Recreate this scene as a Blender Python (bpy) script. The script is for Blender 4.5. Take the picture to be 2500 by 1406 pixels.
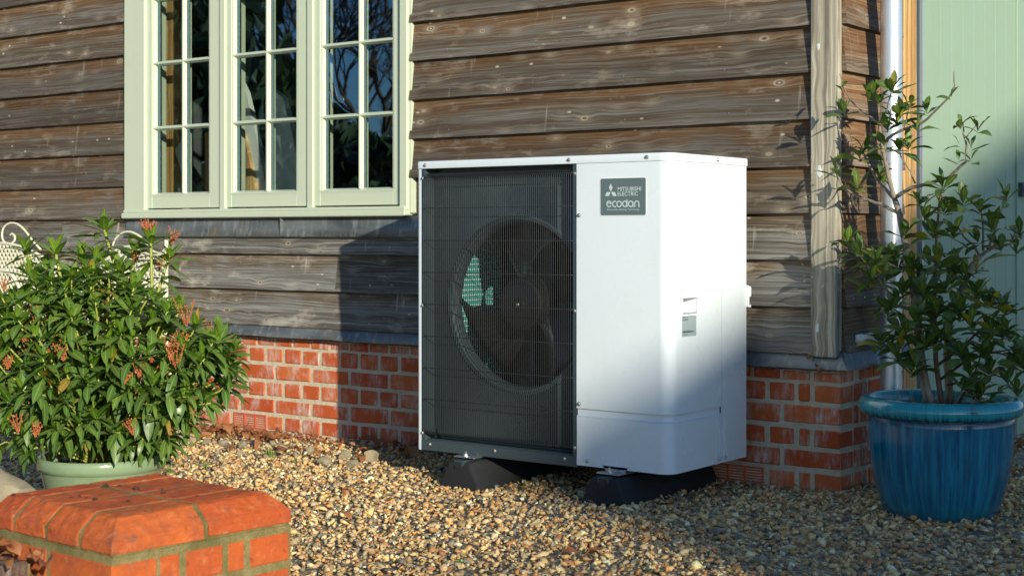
import bpy, bmesh, math, random
import numpy as np
from mathutils import Vector, Matrix, Euler, noise as mnoise

for _o in list(bpy.data.objects):
    bpy.data.objects.remove(_o, do_unlink=True)
S = bpy.context.scene
COL = S.collection
R = random.Random(7)
PI = math.pi

# ------------------------------------------------------------------ camera
F, YAW = 3655.173, 0.6475535
CAM = Vector((2.138, -4.6488, 0.8568))
HOR = 569.74
FW = Vector((-math.sin(YAW), math.cos(YAW), 0)); RT = Vector((math.cos(YAW), math.sin(YAW), 0)); UP = Vector((0, 0, 1))
cam = bpy.data.cameras.new('camera'); camo = bpy.data.objects.new('camera', cam); COL.objects.link(camo)
camo.location = CAM; camo.rotation_euler = (PI / 2, 0, YAW)
cam.sensor_width = 36; cam.lens = F / 2500 * 36; cam.shift_y = -(703 - HOR) / 2500
cam.clip_start = 0.05; cam.clip_end = 600
cam.dof.use_dof = True; cam.dof.focus_distance = 4.85; cam.dof.aperture_fstop = 8.0
S.camera = camo

# survey helpers: where a sight line meets a plane of the place
def ray(px, py): return FW + RT * ((px - 1250) / F) + UP * ((HOR - py) / F)
def ony(px, py, Y): d = ray(px, py); return CAM + d * ((Y - CAM.y) / d.y)
def onx(px, py, X): d = ray(px, py); return CAM + d * ((X - CAM.x) / d.x)
def onz(px, py, Z): d = ray(px, py); return CAM + d * ((Z - CAM.z) / d.z)
def ond(px, py, D): return CAM + ray(px, py) * D
def Xat(px, Y): return ony(px, 570, Y).x
def toPx(P):
    d = Vector(P) - CAM; D = d.dot(FW)
    return 1250 + F * d.dot(RT) / D, HOR - F * d.z / D, D

# ------------------------------------------------------------------ light
SUN = Vector((-.967, .592, -.326)).normalized()
W = bpy.data.worlds.new('World'); S.world = W; W.use_nodes = True
wt = W.node_tree; wt.nodes.clear()
sky = wt.nodes.new('ShaderNodeTexSky'); sky.sky_type = 'NISHITA'; sky.sun_disc = False
sky.sun_elevation = math.asin(-SUN.z)
sky.sun_rotation = math.atan2(-SUN.x, -SUN.y)
sky.air_density = 1.0; sky.dust_density = 0.3; sky.ozone_density = 5.0
bg = wt.nodes.new('ShaderNodeBackground'); bg.inputs['Strength'].default_value = 0.13
wo = wt.nodes.new('ShaderNodeOutputWorld')
wt.links.new(sky.outputs[0], bg.inputs['Color']); wt.links.new(bg.outputs[0], wo.inputs['Surface'])
sl = bpy.data.lights.new('sun', 'SUN'); sl.energy = 5.0; sl.angle = math.radians(0.53); sl.color = (1.0, .925, .76)
slo = bpy.data.objects.new('sun', sl); COL.objects.link(slo)
slo.rotation_euler = SUN.to_track_quat('-Z', 'Y').to_euler(); slo.location = (8, -6, 6)
S.view_settings.view_transform = 'Standard'; S.view_settings.look = 'None'
S.view_settings.exposure = 0.26; S.view_settings.gamma = 1.0; S.view_settings.use_curve_mapping = False
S.cycles.max_bounces = 8; S.cycles.transparent_max_bounces = 12

# ------------------------------------------------------------------ node helpers
class NT:
    def __init__(s, name):
        s.m = bpy.data.materials.new(name); s.m.use_nodes = True; s.t = s.m.node_tree
        s.t.nodes.clear(); s.out = s.n('ShaderNodeOutputMaterial')
    def n(s, ty, **kw):
        x = s.t.nodes.new(ty)
        for k, v in kw.items(): setattr(x, k, v)
        return x
    def l(s, a, b): s.t.links.new(a, b)
    def put(s, v, sock):
        if isinstance(v, bpy.types.NodeSocket): s.l(v, sock)
        elif isinstance(v, (tuple, list)) and sock.type == 'RGBA' and len(v) == 3: sock.default_value = (*v, 1)
        else: sock.default_value = v
    def math(s, op, a, b=0.0, c=None, clamp=False):
        x = s.n('ShaderNodeMath', operation=op, use_clamp=clamp)
        s.put(a, x.inputs[0]); s.put(b, x.inputs[1])
        if c is not None: s.put(c, x.inputs[2])
        return x.outputs[0]
    def mix(s, f, a, b, mode='MIX'):
        x = s.n('ShaderNodeMix', data_type='RGBA', blend_type=mode)
        s.put(f, x.inputs[0]); s.put(a, x.inputs[6]); s.put(b, x.inputs[7]); return x.outputs[2]
    def mapr(s, v, a, b, c=0.0, d=1.0, smooth=False):
        x = s.n('ShaderNodeMapRange')
        if smooth: x.interpolation_type = 'SMOOTHSTEP'
        s.put(v, x.inputs[0])
        for i, q in enumerate((a, b, c, d)): x.inputs[i + 1].default_value = q
        return x.outputs[0]
    def ramp(s, v, stops):
        x = s.n('ShaderNodeValToRGB'); e = x.color_ramp.elements
        while len(e) < len(stops): e.new(0.5)
        for i, (p, c) in enumerate(stops): e[i].position = p; e[i].color = (*c, 1)
        s.l(v, x.inputs[0]); return x.outputs[0]
    def noise(s, vec, scale, detail=4, rough=.55, dist=0.0, dims='3D'):
        x = s.n('ShaderNodeTexNoise', noise_dimensions=dims)
        if vec is not None: s.l(vec, x.inputs['Vector'])
        x.inputs['Scale'].default_value = scale; x.inputs['Detail'].default_value = detail
        x.inputs['Roughness'].default_value = rough; x.inputs['Distortion'].default_value = dist
        return x.outputs[0]
    def vor(s, vec, scale, feat='F1', dims='3D'):
        x = s.n('ShaderNodeTexVoronoi', feature=feat, voronoi_dimensions=dims)
        s.l(vec, x.inputs['Vector']); x.inputs['Scale'].default_value = scale; return x
    def vec(s, v, scale=(1, 1, 1), loc=(0, 0, 0)):
        x = s.n('ShaderNodeMapping'); s.l(v, x.inputs[0])
        x.inputs['Scale'].default_value = scale
        if isinstance(loc, bpy.types.NodeSocket): s.l(loc, x.inputs['Location'])
        else: x.inputs['Location'].default_value = loc
        return x.outputs[0]
    def obj(s): return s.n('ShaderNodeTexCoord').outputs['Object']
    def uv(s): return s.n('ShaderNodeTexCoord').outputs['UV']
    def rnd(s): return s.n('ShaderNodeObjectInfo').outputs['Random']
    def pos(s): return s.n('ShaderNodeNewGeometry').outputs['Position']
    def attr(s, name): return s.n('ShaderNodeAttribute', attribute_name=name)
    def comb(s, a, b, c):
        x = s.n('ShaderNodeCombineXYZ'); s.put(a, x.inputs[0]); s.put(b, x.inputs[1]); s.put(c, x.inputs[2]); return x.outputs[0]
    def sep(s, v):
        x = s.n('ShaderNodeSeparateXYZ'); s.l(v, x.inputs[0]); return x.outputs
    def bump(s, h, strength=.3, dist=.002, normal=None):
        x = s.n('ShaderNodeBump'); s.l(h, x.inputs['Height'])
        x.inputs['Strength'].default_value = strength; x.inputs['Distance'].default_value = dist
        if normal is not None: s.l(normal, x.inputs['Normal'])
        return x.outputs[0]
    def bsdf(s, col, rough=.5, metal=0.0, normal=None, spec=.5, **kw):
        x = s.n('ShaderNodeBsdfPrincipled')
        s.put(col, x.inputs['Base Color']); s.put(rough, x.inputs['Roughness']); s.put(metal, x.inputs['Metallic'])
        s.put(spec, x.inputs['Specular IOR Level'])
        if normal is not None: s.l(normal, x.inputs['Normal'])
        for k, v in kw.items(): s.put(v, x.inputs[k.replace('_', ' ')])
        return x.outputs[0]
    def done(s, sh): s.l(sh, s.out.inputs['Surface']); return s.m

M = {}
def wood(name, brown, grey, mixbias=0.0, knots=1.0, bleach=.35, ringf=330.0, wamp=.045):
    t = NT(name); uv = t.sep(t.uv()); rn = t.rnd()
    u = t.math('ADD', uv[0], t.math('MULTIPLY', rn, 53.0)); v = uv[1]
    z = t.math('MULTIPLY', rn, 17.0)
    kv = t.comb(t.math('MULTIPLY', u, 7.5), t.math('MULTIPLY', v, 15.0), z)
    vo = t.vor(kv, 1.0); d = vo.outputs['Distance']; cr = t.sep(vo.outputs['Color'])
    has = t.math('GREATER_THAN', cr[0], .45); size = t.mapr(cr[1], 0, 1, .06, .21)
    dn = t.math('DIVIDE', d, size)
    core = t.math('MULTIPLY', t.mapr(dn, .55, .95, 1, 0), has)
    ringk = t.math('MULTIPLY', t.math('MULTIPLY', t.mapr(dn, .15, .4, 0, 1), t.mapr(dn, .45, .75, 1, 0)), has)
    halo = t.math('MULTIPLY', t.mapr(d, .0, .62, 1, 0, True), has)
    warp = t.noise(t.comb(t.math('MULTIPLY', u, 1.3), t.math('MULTIPLY', v, 9.0), z), 1.0, 2, .5)
    lift = t.math('MULTIPLY', halo, .010)
    vw = t.math('ADD', t.math('ADD', v, t.math('MULTIPLY', warp, wamp)), lift)
    ph = t.math('MULTIPLY', vw, ringf)
    gr = t.math('ADD', t.math('MULTIPLY', t.math('SINE', ph), .5), .5)
    band = t.noise(t.comb(t.math('MULTIPLY', u, .55), t.math('MULTIPLY', vw, 48.0), z), 1.0, 3, .65)
    streak = t.noise(t.comb(t.math('MULTIPLY', u, 2.6), t.math('MULTIPLY', vw, 150.0), t.math('ADD', z, 3.0)), 1.0, 3, .7)
    fine = t.noise(t.comb(t.math('MULTIPLY', u, 12.0), t.math('MULTIPLY', v, 420.0), z), 1.0, 2, .6)
    cloud = t.noise(t.comb(t.math('MULTIPLY', u, 4.5), t.math('MULTIPLY', v, 11.0), t.math('ADD', z, 7.0)), 1.0, 5, .65)
    f = t.mapr(t.math('ADD', t.math('ADD', v, t.math('MULTIPLY', t.math('SUBTRACT', cloud, .5), .22)), mixbias), .055, .125, 0, 1, True)
    base = t.mix(f, grey, brown)
    base = t.mix(t.mapr(band, .42, .62, 0, .72), base, tuple(c * .36 for c in brown))
    base = t.mix(t.math('MULTIPLY', t.mapr(gr, .50, .9, 0, .72), t.mapr(cloud, .38, .60)), base, tuple(c * .40 for c in brown))
    base = t.mix(t.mapr(streak, .53, .72, 0, .60), base, tuple(min(1, c * 2.0 + .03) for c in grey))
    base = t.mix(t.mapr(streak, .46, .30, 0, .55), base, tuple(c * .38 for c in brown))
    base = t.mix(t.math('MULTIPLY', t.mapr(cloud, .56, .74, 0, bleach), t.mapr(streak, .3, .6, .4, 1)), base, (.43, .40, .33))
    rub = t.noise(t.comb(t.math('MULTIPLY', u, 24.0), t.math('MULTIPLY', v, 2.5), z), 1.0, 3, .6)
    base = t.mix(t.mapr(rub, .66, .78, 0, bleach), base, (.46, .43, .36))
    if knots:
        # small pin knots
        vo2 = t.vor(t.comb(t.math('MULTIPLY', u, 13.0), t.math('MULTIPLY', v, 26.0), t.math('ADD', z, 5.0)), 1.0); c2 = t.sep(vo2.outputs['Color'])
        pin = t.math('MULTIPLY', t.mapr(vo2.outputs['Distance'], .06, .15, 1, 0), t.math('GREATER_THAN', c2[1], .72))
        base = t.mix(t.math('MULTIPLY', t.math('MULTIPLY', halo, halo), .28 * knots), base, (.40, .34, .25))
        base = t.mix(t.math('MULTIPLY', core, .9 * knots), base, (.52, .43, .30))
        base = t.mix(t.math('MULTIPLY', ringk, .9 * knots), base, (.030, .020, .012))
        base = t.mix(t.math('MULTIPLY', pin, .85 * knots), base, (.50, .44, .34))
    hue = t.mapr(rn, 0, 1, .72, 1.25)
    hs = t.n('ShaderNodeHueSaturation'); t.l(hue, hs.inputs['Value']); t.l(base, hs.inputs['Color'])
    h = t.math('ADD', t.math('MULTIPLY', gr, -.4), t.math('ADD', t.math('MULTIPLY', fine, .5), t.math('MULTIPLY', streak, .9)))
    h = t.math('ADD', h, t.math('MULTIPLY', ringk, -.8))
    h = t.math('ADD', h, t.math('MULTIPLY', cloud, .8))
    return t.done(t.bsdf(hs.outputs[0], .78, normal=t.bump(h, .55, .0022), spec=.3))
M['board'] = wood('weathered_larch', (.150, .082, .035), (.112, .102, .084), -.006, 1.0, .55, 430.0, .050)
M['board_low'] = wood('weathered_larch_low', (.155, .112, .070), (.200, .195, .175), -.02, 1.0, 1.0, 520.0, .036)
M['board_return'] = wood('weathered_larch_brown', (.24, .125, .055), (.20, .155, .11), .035, 1.0, .4, 520.0)
M['post'] = wood('weathered_post', (.30, .265, .19), (.34, .31, .235), -.02, .25, .25, 150, .008)
M['pine'] = wood('new_pine', (.80, .44, .16), (.80, .48, .20), .1, .5, .1, 150)
M['sleeper'] = wood('old_sleeper', (.14, .115, .09), (.17, .15, .13), 0, .3, .2)

def paint(name, col, rough=.42, dirt=.25, dirtcol=(.30, .33, .18), ns=6.0, bumps=.15):
    t = NT(name); p = t.obj()
    n = t.noise(p, ns, 5, .6); st = t.noise(t.vec(p, (40, 40, 3)), 1.0, 3, .6)
    c = t.mix(t.mapr(n, .52, .8, 0, dirt), col, dirtcol)
    c = t.mix(t.mapr(st, .55, .8, 0, dirt * .5), c, tuple(min(1, q * 1.15) for q in col))
    return t.done(t.bsdf(c, t.mapr(n, .3, .7, rough - .06, rough + .12), normal=t.bump(t.math('ADD', n, t.math('MULTIPLY', st, .5)), bumps, .002)))
M['sage'] = paint('sage_paint', (.52, .575, .43), .42, .12)
M['sage_door'] = paint('sage_door_paint', (.27, .37, .26), .45, .16, (.20, .28, .15))
M['cream_metal'] = paint('cream_metal_paint', (.70, .68, .50), .4, .25, (.40, .30, .16), 25)
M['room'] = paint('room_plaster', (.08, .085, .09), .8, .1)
M['white_wood'] = paint('white_gloss_wood', (.62, .66, .62), .35, .1)

def coat(name, col, rough=.3, grain=.05):
    t = NT(name); p = t.obj()
    n = t.noise(p, 2.2, 4, .6); g = t.noise(p, 900, 2, .5)
    c = t.mix(t.mapr(n, .45, .75, 0, .10), col, tuple(q * .86 for q in col))
    sp = t.noise(p, 55, 3, .7)
    c = t.mix(t.mapr(sp, .70, .80, 0, .18), c, (.45, .42, .36))
    if name == 'white_powder_coat':
        zz = t.sep(t.pos())[2]; spl = t.noise(t.pos(), 170, 3, .75); dst = t.noise(t.vec(t.pos(), (5, 5, 1.2)), 3, 5, .7)
        c = t.mix(t.math('MULTIPLY', t.mapr(spl, .62, .70), t.mapr(zz, .09, .26, .55, 0)), c, (.33, .26, .17))
        c = t.mix(t.math('MULTIPLY', t.mapr(dst, .5, .75), .10), c, (.50, .47, .40))
    return t.done(t.bsdf(c, t.mapr(n, .3, .7, rough - .04, rough + .08), normal=t.bump(g, grain, .0006), spec=.45))
M['white'] = coat('white_powder_coat', (.68, .75, .78), .26)
M['dark'] = coat('dark_grey_coat', (.042, .064, .074), .42)
M['fan'] = coat('dark_plastic', (.011, .011, .011), .36)
M['badge'] = coat('badge_grey', (.105, .15, .155), .35, 0)
M['print'] = coat('pale_print', (.50, .60, .60), .4, 0)
M['label'] = coat('silver_label', (.30, .37, .38), .4, 0)
M['ink'] = coat('dark_print', (.03, .04, .05), .5, 0)
M['coil'] = coat('teal_fin', (.07, .42, .39), .35, 0)
M['tube'] = coat('pale_tube', (.62, .80, .76), .3, 0)
M['plastic'] = coat('white_plastic', (.80, .81, .82), .25, 0)
def metal(name, col, rough, sc=12, var=.5, met=.9):
    t = NT(name); p = t.obj(); n = t.noise(p, sc, 5, .65); n2 = t.noise(t.vec(p, (30, 30, 2)), 1, 3)
    c = t.mix(t.mapr(n, .4, .7, 0, var), col, tuple(q * .55 for q in col))
    return t.done(t.bsdf(c, t.mapr(n, .3, .7, rough - .08, rough + .15), met, t.bump(t.math('ADD', n, n2), .12, .002)))
M['wire'] = metal('dark_wire', (.012, .014, .016), .5, 12, .3, .0)
M['zinc'] = metal('zinc_plated', (.62, .64, .66), .3)
M['steel'] = metal('screw_steel', (.55, .55, .53), .3)
M['galv'] = metal('galvanised_pipe', (.78, .81, .84), .30, 7, .3, .75)
def lead():
    t = NT('lead_sheet'); p = t.obj(); n = t.noise(t.vec(p, (2, 2, 9)), 1.5, 5, .65); st = t.noise(t.vec(p, (38, 38, 3)), 1, 4, .65)
    pt = t.noise(p, 9, 4, .6)
    c = t.mix(t.mapr(n, .35, .7), (.11, .125, .130), (.24, .255, .25))
    c = t.mix(t.mapr(st, .52, .72, 0, .6), c, (.46, .48, .47))
    c = t.mix(t.mapr(pt, .56, .70, 0, .55), c, (.22, .16, .07))
    return t.done(t.bsdf(c, t.mapr(n, .3, .7, .42, .62), .45, t.bump(t.math('ADD', n, t.math('MULTIPLY', st, .4)), .5, .006)))
M['lead'] = lead()
M['rubber'] = (lambda t: t.done(t.bsdf(t.mix(t.mapr(t.noise(t.obj(), 420, 2, .8), .6, .72, 0, .8), (.011, .012, .014), (.09, .10, .11)), .8,
              normal=t.bump(t.noise(t.obj(), 320, 3, .7), .8, .003))))(NT('granulated_rubber'))
def brickm(name, a, b, effl, burn=.3):
    t = NT(name); p = t.pos(); rn = t.rnd(); off = t.comb(0.0, 0.0, t.math('MULTIPLY', rn, 9.0))
    pv = t.vec(p, (1, 1, 1), off)
    n = t.noise(pv, 30, 5, .65); f = t.noise(pv, 260, 3, .6); blot = t.noise(p, 9, 4, .6)
    col = t.mix(rn, a, b)
    col = t.mix(t.mapr(n, .35, .75, 0, burn), col, tuple(q * .45 for q in a))
    col = t.mix(t.mapr(f, .55, .75, 0, .25), col, (.62, .26, .11))
    e = t.math('MULTIPLY', t.mapr(blot, .44, .62), t.mapr(t.noise(t.vec(p, (60, 60, 16)), 1, 4, .7), .4, .66))
    col = t.mix(t.math('MULTIPLY', e, effl), col, (.56, .50, .44))
    return t.done(t.bsdf(col, .85, normal=t.bump(t.math('ADD', t.math('MULTIPLY', n, .7), f), .5, .0025), spec=.25))
M['brick'] = brickm('plinth_brick', (.46, .072, .018), (.60, .150, .045), .95)
def capm():
    t = NT('orange_cap_brick'); p = t.pos(); rn = t.rnd()
    big = t.noise(p, 11, 5, .65); mid = t.noise(p, 45, 5, .7); pit = t.noise(p, 420, 3, .7); nrm = t.sep(t.n('ShaderNodeNewGeometry').outputs['Normal'])
    c = t.mix(rn, (.46, .085, .022), (.58, .135, .030))
    c = t.mix(t.mapr(big, .42, .66, 0, .65), c, (.33, .075, .035))
    c = t.mix(t.mapr(mid, .52, .72, 0, .5), c, (.66, .24, .09))
    c = t.mix(t.mapr(mid, .40, .28, 0, .7), c, (.16, .05, .03))
    c = t.mix(t.mapr(pit, .60, .70, 0, .6), c, (.12, .04, .02))
    dirt = t.noise(t.vec(p, (1, 1, 1), (3, 1, 2)), 17, 5, .7)
    c = t.mix(t.mapr(dirt, .58, .70, 0, .55), c, (.10, .085, .075))
    c = t.mix(t.mapr(dirt, .36, .27, 0, .5), c, (.50, .36, .20))
    h = t.math('ADD', t.math('MULTIPLY', mid, .8), t.math('MULTIPLY', pit, -.7))
    return t.done(t.bsdf(c, .88, normal=t.bump(h, .8, .004), spec=.2))
M['brick_cap'] = capm()
def mortar(name, a, b, moss):
    t = NT(name); p = t.pos(); n = t.noise(p, 45, 5, .7); g = t.noise(p, 330, 3, .7); bl = t.noise(p, 7, 4, .6)
    c = t.mix(t.mapr(n, .3, .7), a, b); c = t.mix(t.mapr(g, .55, .75, 0, .5), c, (.55, .5, .42))
    c = t.mix(t.mapr(bl, .45, .65, 0, moss), c, (.10, .10, .025))
    return t.done(t.bsdf(c, .95, normal=t.bump(t.math('ADD', n, g), 1.0, .006), spec=.15))
M['mortar'] = mortar('lime_mortar', (.60, .51, .34), (.78, .70, .53), .08)
M['mortar_moss'] = mortar('mossy_mortar', (.22, .18, .06), (.36, .30, .13), .55)
def terracotta():
    t = NT('terracotta_vent'); n = t.noise(t.pos(), 60, 4, .6)
    return t.done(t.bsdf(t.mix(n, (.50, .07, .03), (.60, .14, .07)), .8, normal=t.bump(n, .4, .002)))
M['terra'] = terracotta()
def leafm(name, a, b, yel, trans=.25, gloss=.38):
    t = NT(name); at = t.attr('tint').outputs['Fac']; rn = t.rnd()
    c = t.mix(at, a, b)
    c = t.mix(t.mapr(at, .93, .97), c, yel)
    uv = t.sep(t.uv())
    mid = t.mapr(t.math('ABSOLUTE', t.math('SUBTRACT', uv[0], .5)), .02, .09, .55, 0)
    c = t.mix(mid, c, tuple(min(1, q * 1.8 + .03) for q in b))
    n = t.noise(t.pos(), 60, 3, .6); c = t.mix(t.mapr(n, .45, .75, 0, .35), c, tuple(q * .5 for q in a))
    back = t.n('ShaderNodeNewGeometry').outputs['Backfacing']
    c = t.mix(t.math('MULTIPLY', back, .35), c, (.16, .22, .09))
    p = t.bsdf(c, t.mapr(n, .3, .7, gloss - .06, gloss + .14), spec=.45)
    tr = t.n('ShaderNodeBsdfTranslucent'); t.l(c, tr.inputs[0])
    mx = t.n('ShaderNodeMixShader'); mx.inputs[0].default_value = trans; t.l(p, mx.inputs[1]); t.l(tr.outputs[0], mx.inputs[2])
    return t.done(mx.outputs[0])
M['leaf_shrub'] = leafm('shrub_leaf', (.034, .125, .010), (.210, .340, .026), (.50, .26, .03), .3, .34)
M['leaf_bay'] = leafm('bay_leaf', (.055, .115, .020), (.180, .270, .040), (.50, .42, .03), .3, .34)
M['leaf_far'] = leafm('far_leaf', (.020, .035, .010), (.04, .06, .018), (.05, .05, .02), .1)
M['stem_green'] = (lambda t: t.done(t.bsdf(t.mix(t.noise(t.pos(), 30), (.26, .32, .05), (.36, .38, .07)), .5)))(NT('yellow_green_stem'))
def bark(name, a, b):
    t = NT(name); n = t.noise(t.vec(t.pos(), (1, 1, .3)), 70, 5, .7)
    return t.done(t.bsdf(t.mix(t.mapr(n, .3, .7), a, b), .85, normal=t.bump(n, .7, .004)))
M['bark'] = bark('grey_bark', (.15, .12, .09), (.34, .29, .22))
M['bark_red'] = bark('brown_bark', (.08, .045, .03), (.17, .10, .06))
M['flower'] = (lambda t: t.done(t.bsdf(t.mix(t.attr('tint').outputs['Fac'], (.40, .085, .035), (.52, .20, .06)), .6)))(NT('flower_bud'))
M['dead'] = (lambda t: t.done(t.bsdf(t.mix(t.rnd(), t.mix(t.noise(t.pos(), 50), (.16, .045, .018), (.34, .12, .04)), t.mix(t.noise(t.pos(), 50), (.28, .08, .02), (.40, .20, .08))), .7, normal=t.bump(t.noise(t.pos(), 120), .5, .002))))(NT('dry_leaf'))
M['grass'] = (lambda t: t.done(t.bsdf(t.mix(t.noise(t.pos(), 40), (.08, .16, .02), (.25, .32, .07)), .6)))(NT('grass_blade'))
M['soil'] = (lambda t: t.done(t.bsdf(t.mix(t.noise(t.pos(), 60, 5, .7), (.03, .02, .012), (.12, .065, .035)), .95, normal=t.bump(t.noise(t.pos(), 90, 5, .7), 1, .012))))(NT('potting_soil'))
def stonem():
    t = NT('gravel_stone'); a = t.attr('stone_color').outputs['Color']; p = t.pos()
    n = t.noise(p, 160, 4, .65); n2 = t.noise(p, 60, 3, .6)
    c = t.mix(t.mapr(n, .35, .75, 0, .55), a, t.mix(.5, a, (.46, .36, .22)))
    c = t.mix(t.mapr(n2, .58, .78, 0, .25), c, t.mix(.65, a, (.08, .06, .04)))
    return t.done(t.bsdf(c, t.mapr(n, .3, .7, .45, .8), normal=t.bump(n, .35, .002), spec=.35))
M['stone'] = stonem()
def groundm():
    t = NT('gravel_bed'); p = t.pos(); v = t.vor(p, 62.0); cr = t.sep(v.outputs['Color'])
    c = t.ramp(cr[0], [(0, (.10, .10, .10)), (.15, (.24, .19, .12)), (.5, (.42, .32, .18)), (.8, (.52, .42, .27)), (1, (.62, .55, .42))])
    c = t.mix(t.mapr(v.outputs['Distance'], .3, .7, 0, .5), c, (.10, .07, .04))
    far = t.noise(p, .35, 4, .6)
    return t.done(t.bsdf(c, .85, normal=t.bump(t.math('MULTIPLY', v.outputs['Distance'], -1.0), .8, .01)))
M['ground'] = groundm()
def rockm():
    t = NT('rubble_stone'); p = t.pos(); n = t.noise(p, 22, 6, .65); n2 = t.noise(p, 120, 4, .7); rn = t.rnd()
    c = t.mix(t.mapr(n, .3, .7), (.19, .155, .085), (.33, .28, .18)); c = t.mix(t.math('MULTIPLY', rn, .5), c, (.42, .36, .27))
    c = t.mix(t.mapr(n2, .58, .75, 0, .5), c, (.10, .085, .05))
    return t.done(t.bsdf(c, .9, normal=t.bump(t.math('ADD', n, t.math('MULTIPLY', n2, .5)), .8, .008)))
M['rock'] = rockm()
def potblue():
    t = NT('blue_glaze'); p = t.obj(); s = t.sep(p)
    ang = t.math('ARCTAN2', s[1], s[0])
    v1 = t.comb(t.math('MULTIPLY', ang, 9.0), t.math('MULTIPLY', s[2], 3.0), 1.0)
    run = t.noise(v1, 1.6, 4, .65); run2 = t.noise(t.comb(t.math('MULTIPLY', ang, 26.0), t.math('MULTIPLY', s[2], 4.5), 5.0), 1.2, 3, .6)
    edge = t.math('ADD', s[2], t.math('MULTIPLY', t.math('SUBTRACT', run2, .5), .05))
    body = t.mix(t.mapr(run, .35, .66), (.007, .066, .140), (.014, .225, .330))
    body = t.mix(t.mapr(run2, .58, .76, 0, .7), body, (.02, .26, .34))
    body = t.mix(t.mapr(t.noise(p, 12, 3), .55, .75, 0, .3), body, (.02, .16, .20))
    body = t.mix(t.mapr(s[2], .0, .06, .45, 0), body, (.02, .22, .26))
    rim = t.mix(t.mapr(run2, .4, .7), (.010, .21, .26), (.022, .36, .36))
    rim = t.mix(t.mapr(t.noise(p, 26, 4), .60, .72, 0, .6), rim, (.06, .09, .05))
    c = t.mix(t.mapr(edge, .302, .318), body, rim)
    c = t.mix(t.math('MULTIPLY', t.mapr(edge, .280, .300), t.mapr(edge, .300, .318, 1, 0)), c, (.004, .014, .04))
    dr = t.noise(p, 140, 3, .7)
    return t.done(t.bsdf(c, t.mapr(dr, .4, .75, .06, .22), normal=t.bump(t.math('ADD', run, t.math('MULTIPLY', run2, .5)), .25, .004), spec=.6, Coat_Weight=.3, Coat_Roughness=.08))
M['blue'] = potblue()
M['green_glaze'] = (lambda t: t.done(t.bsdf(t.mix(t.mapr(t.noise(t.obj(), 14, 5, .6), .5, .8, 0, .4), (.22, .30, .17), (.14, .17, .09)), .18, spec=.6)))(NT('green_glaze'))
def glass():
    t = NT('window_glass'); ge = t.n('ShaderNodeNewGeometry'); dt = t.n('ShaderNodeVectorMath', operation='DOT_PRODUCT')
    t.l(ge.outputs['Incoming'], dt.inputs[0]); t.l(ge.outputs['True Normal'], dt.inputs[1])
    c1 = t.math('SUBTRACT', 1.0, t.math('ABSOLUTE', dt.outputs['Value']))
    f = t.math('ADD', .26, t.math('MULTIPLY', t.math('POWER', c1, 4.0), .72), clamp=True)
    g = t.n('ShaderNodeBsdfGlossy'); g.inputs['Roughness'].default_value = .0; g.inputs['Color'].default_value = (.50, .78, 1, 1)
    n = t.noise(t.obj(), 2.2, 2, .5)
    t.l(t.bump(n, .05, .02), g.inputs['Normal'])
    tr = t.n('ShaderNodeBsdfTransparent'); tr.inputs[0].default_value = (.86, .93, .90, 1)
    mx = t.n('ShaderNodeMixShader'); t.l(f, mx.inputs[0]); t.l(tr.outputs[0], mx.inputs[1]); t.l(g.outputs[0], mx.inputs[2])
    return t.done(mx.outputs[0])
M['glass'] = glass()
M['joint'] = coat('groove_shade', (.10, .14, .09), .7, 0)
M['black'] = coat('black_rubber_seal', (.02, .022, .024), .5, 0)
M['cardboard'] = paint('brown_card', (.36, .18, .07), .8, .2)
M['orange_panel'] = paint('orange_brown_panel', (.42, .13, .04), .5, .2)

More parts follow.
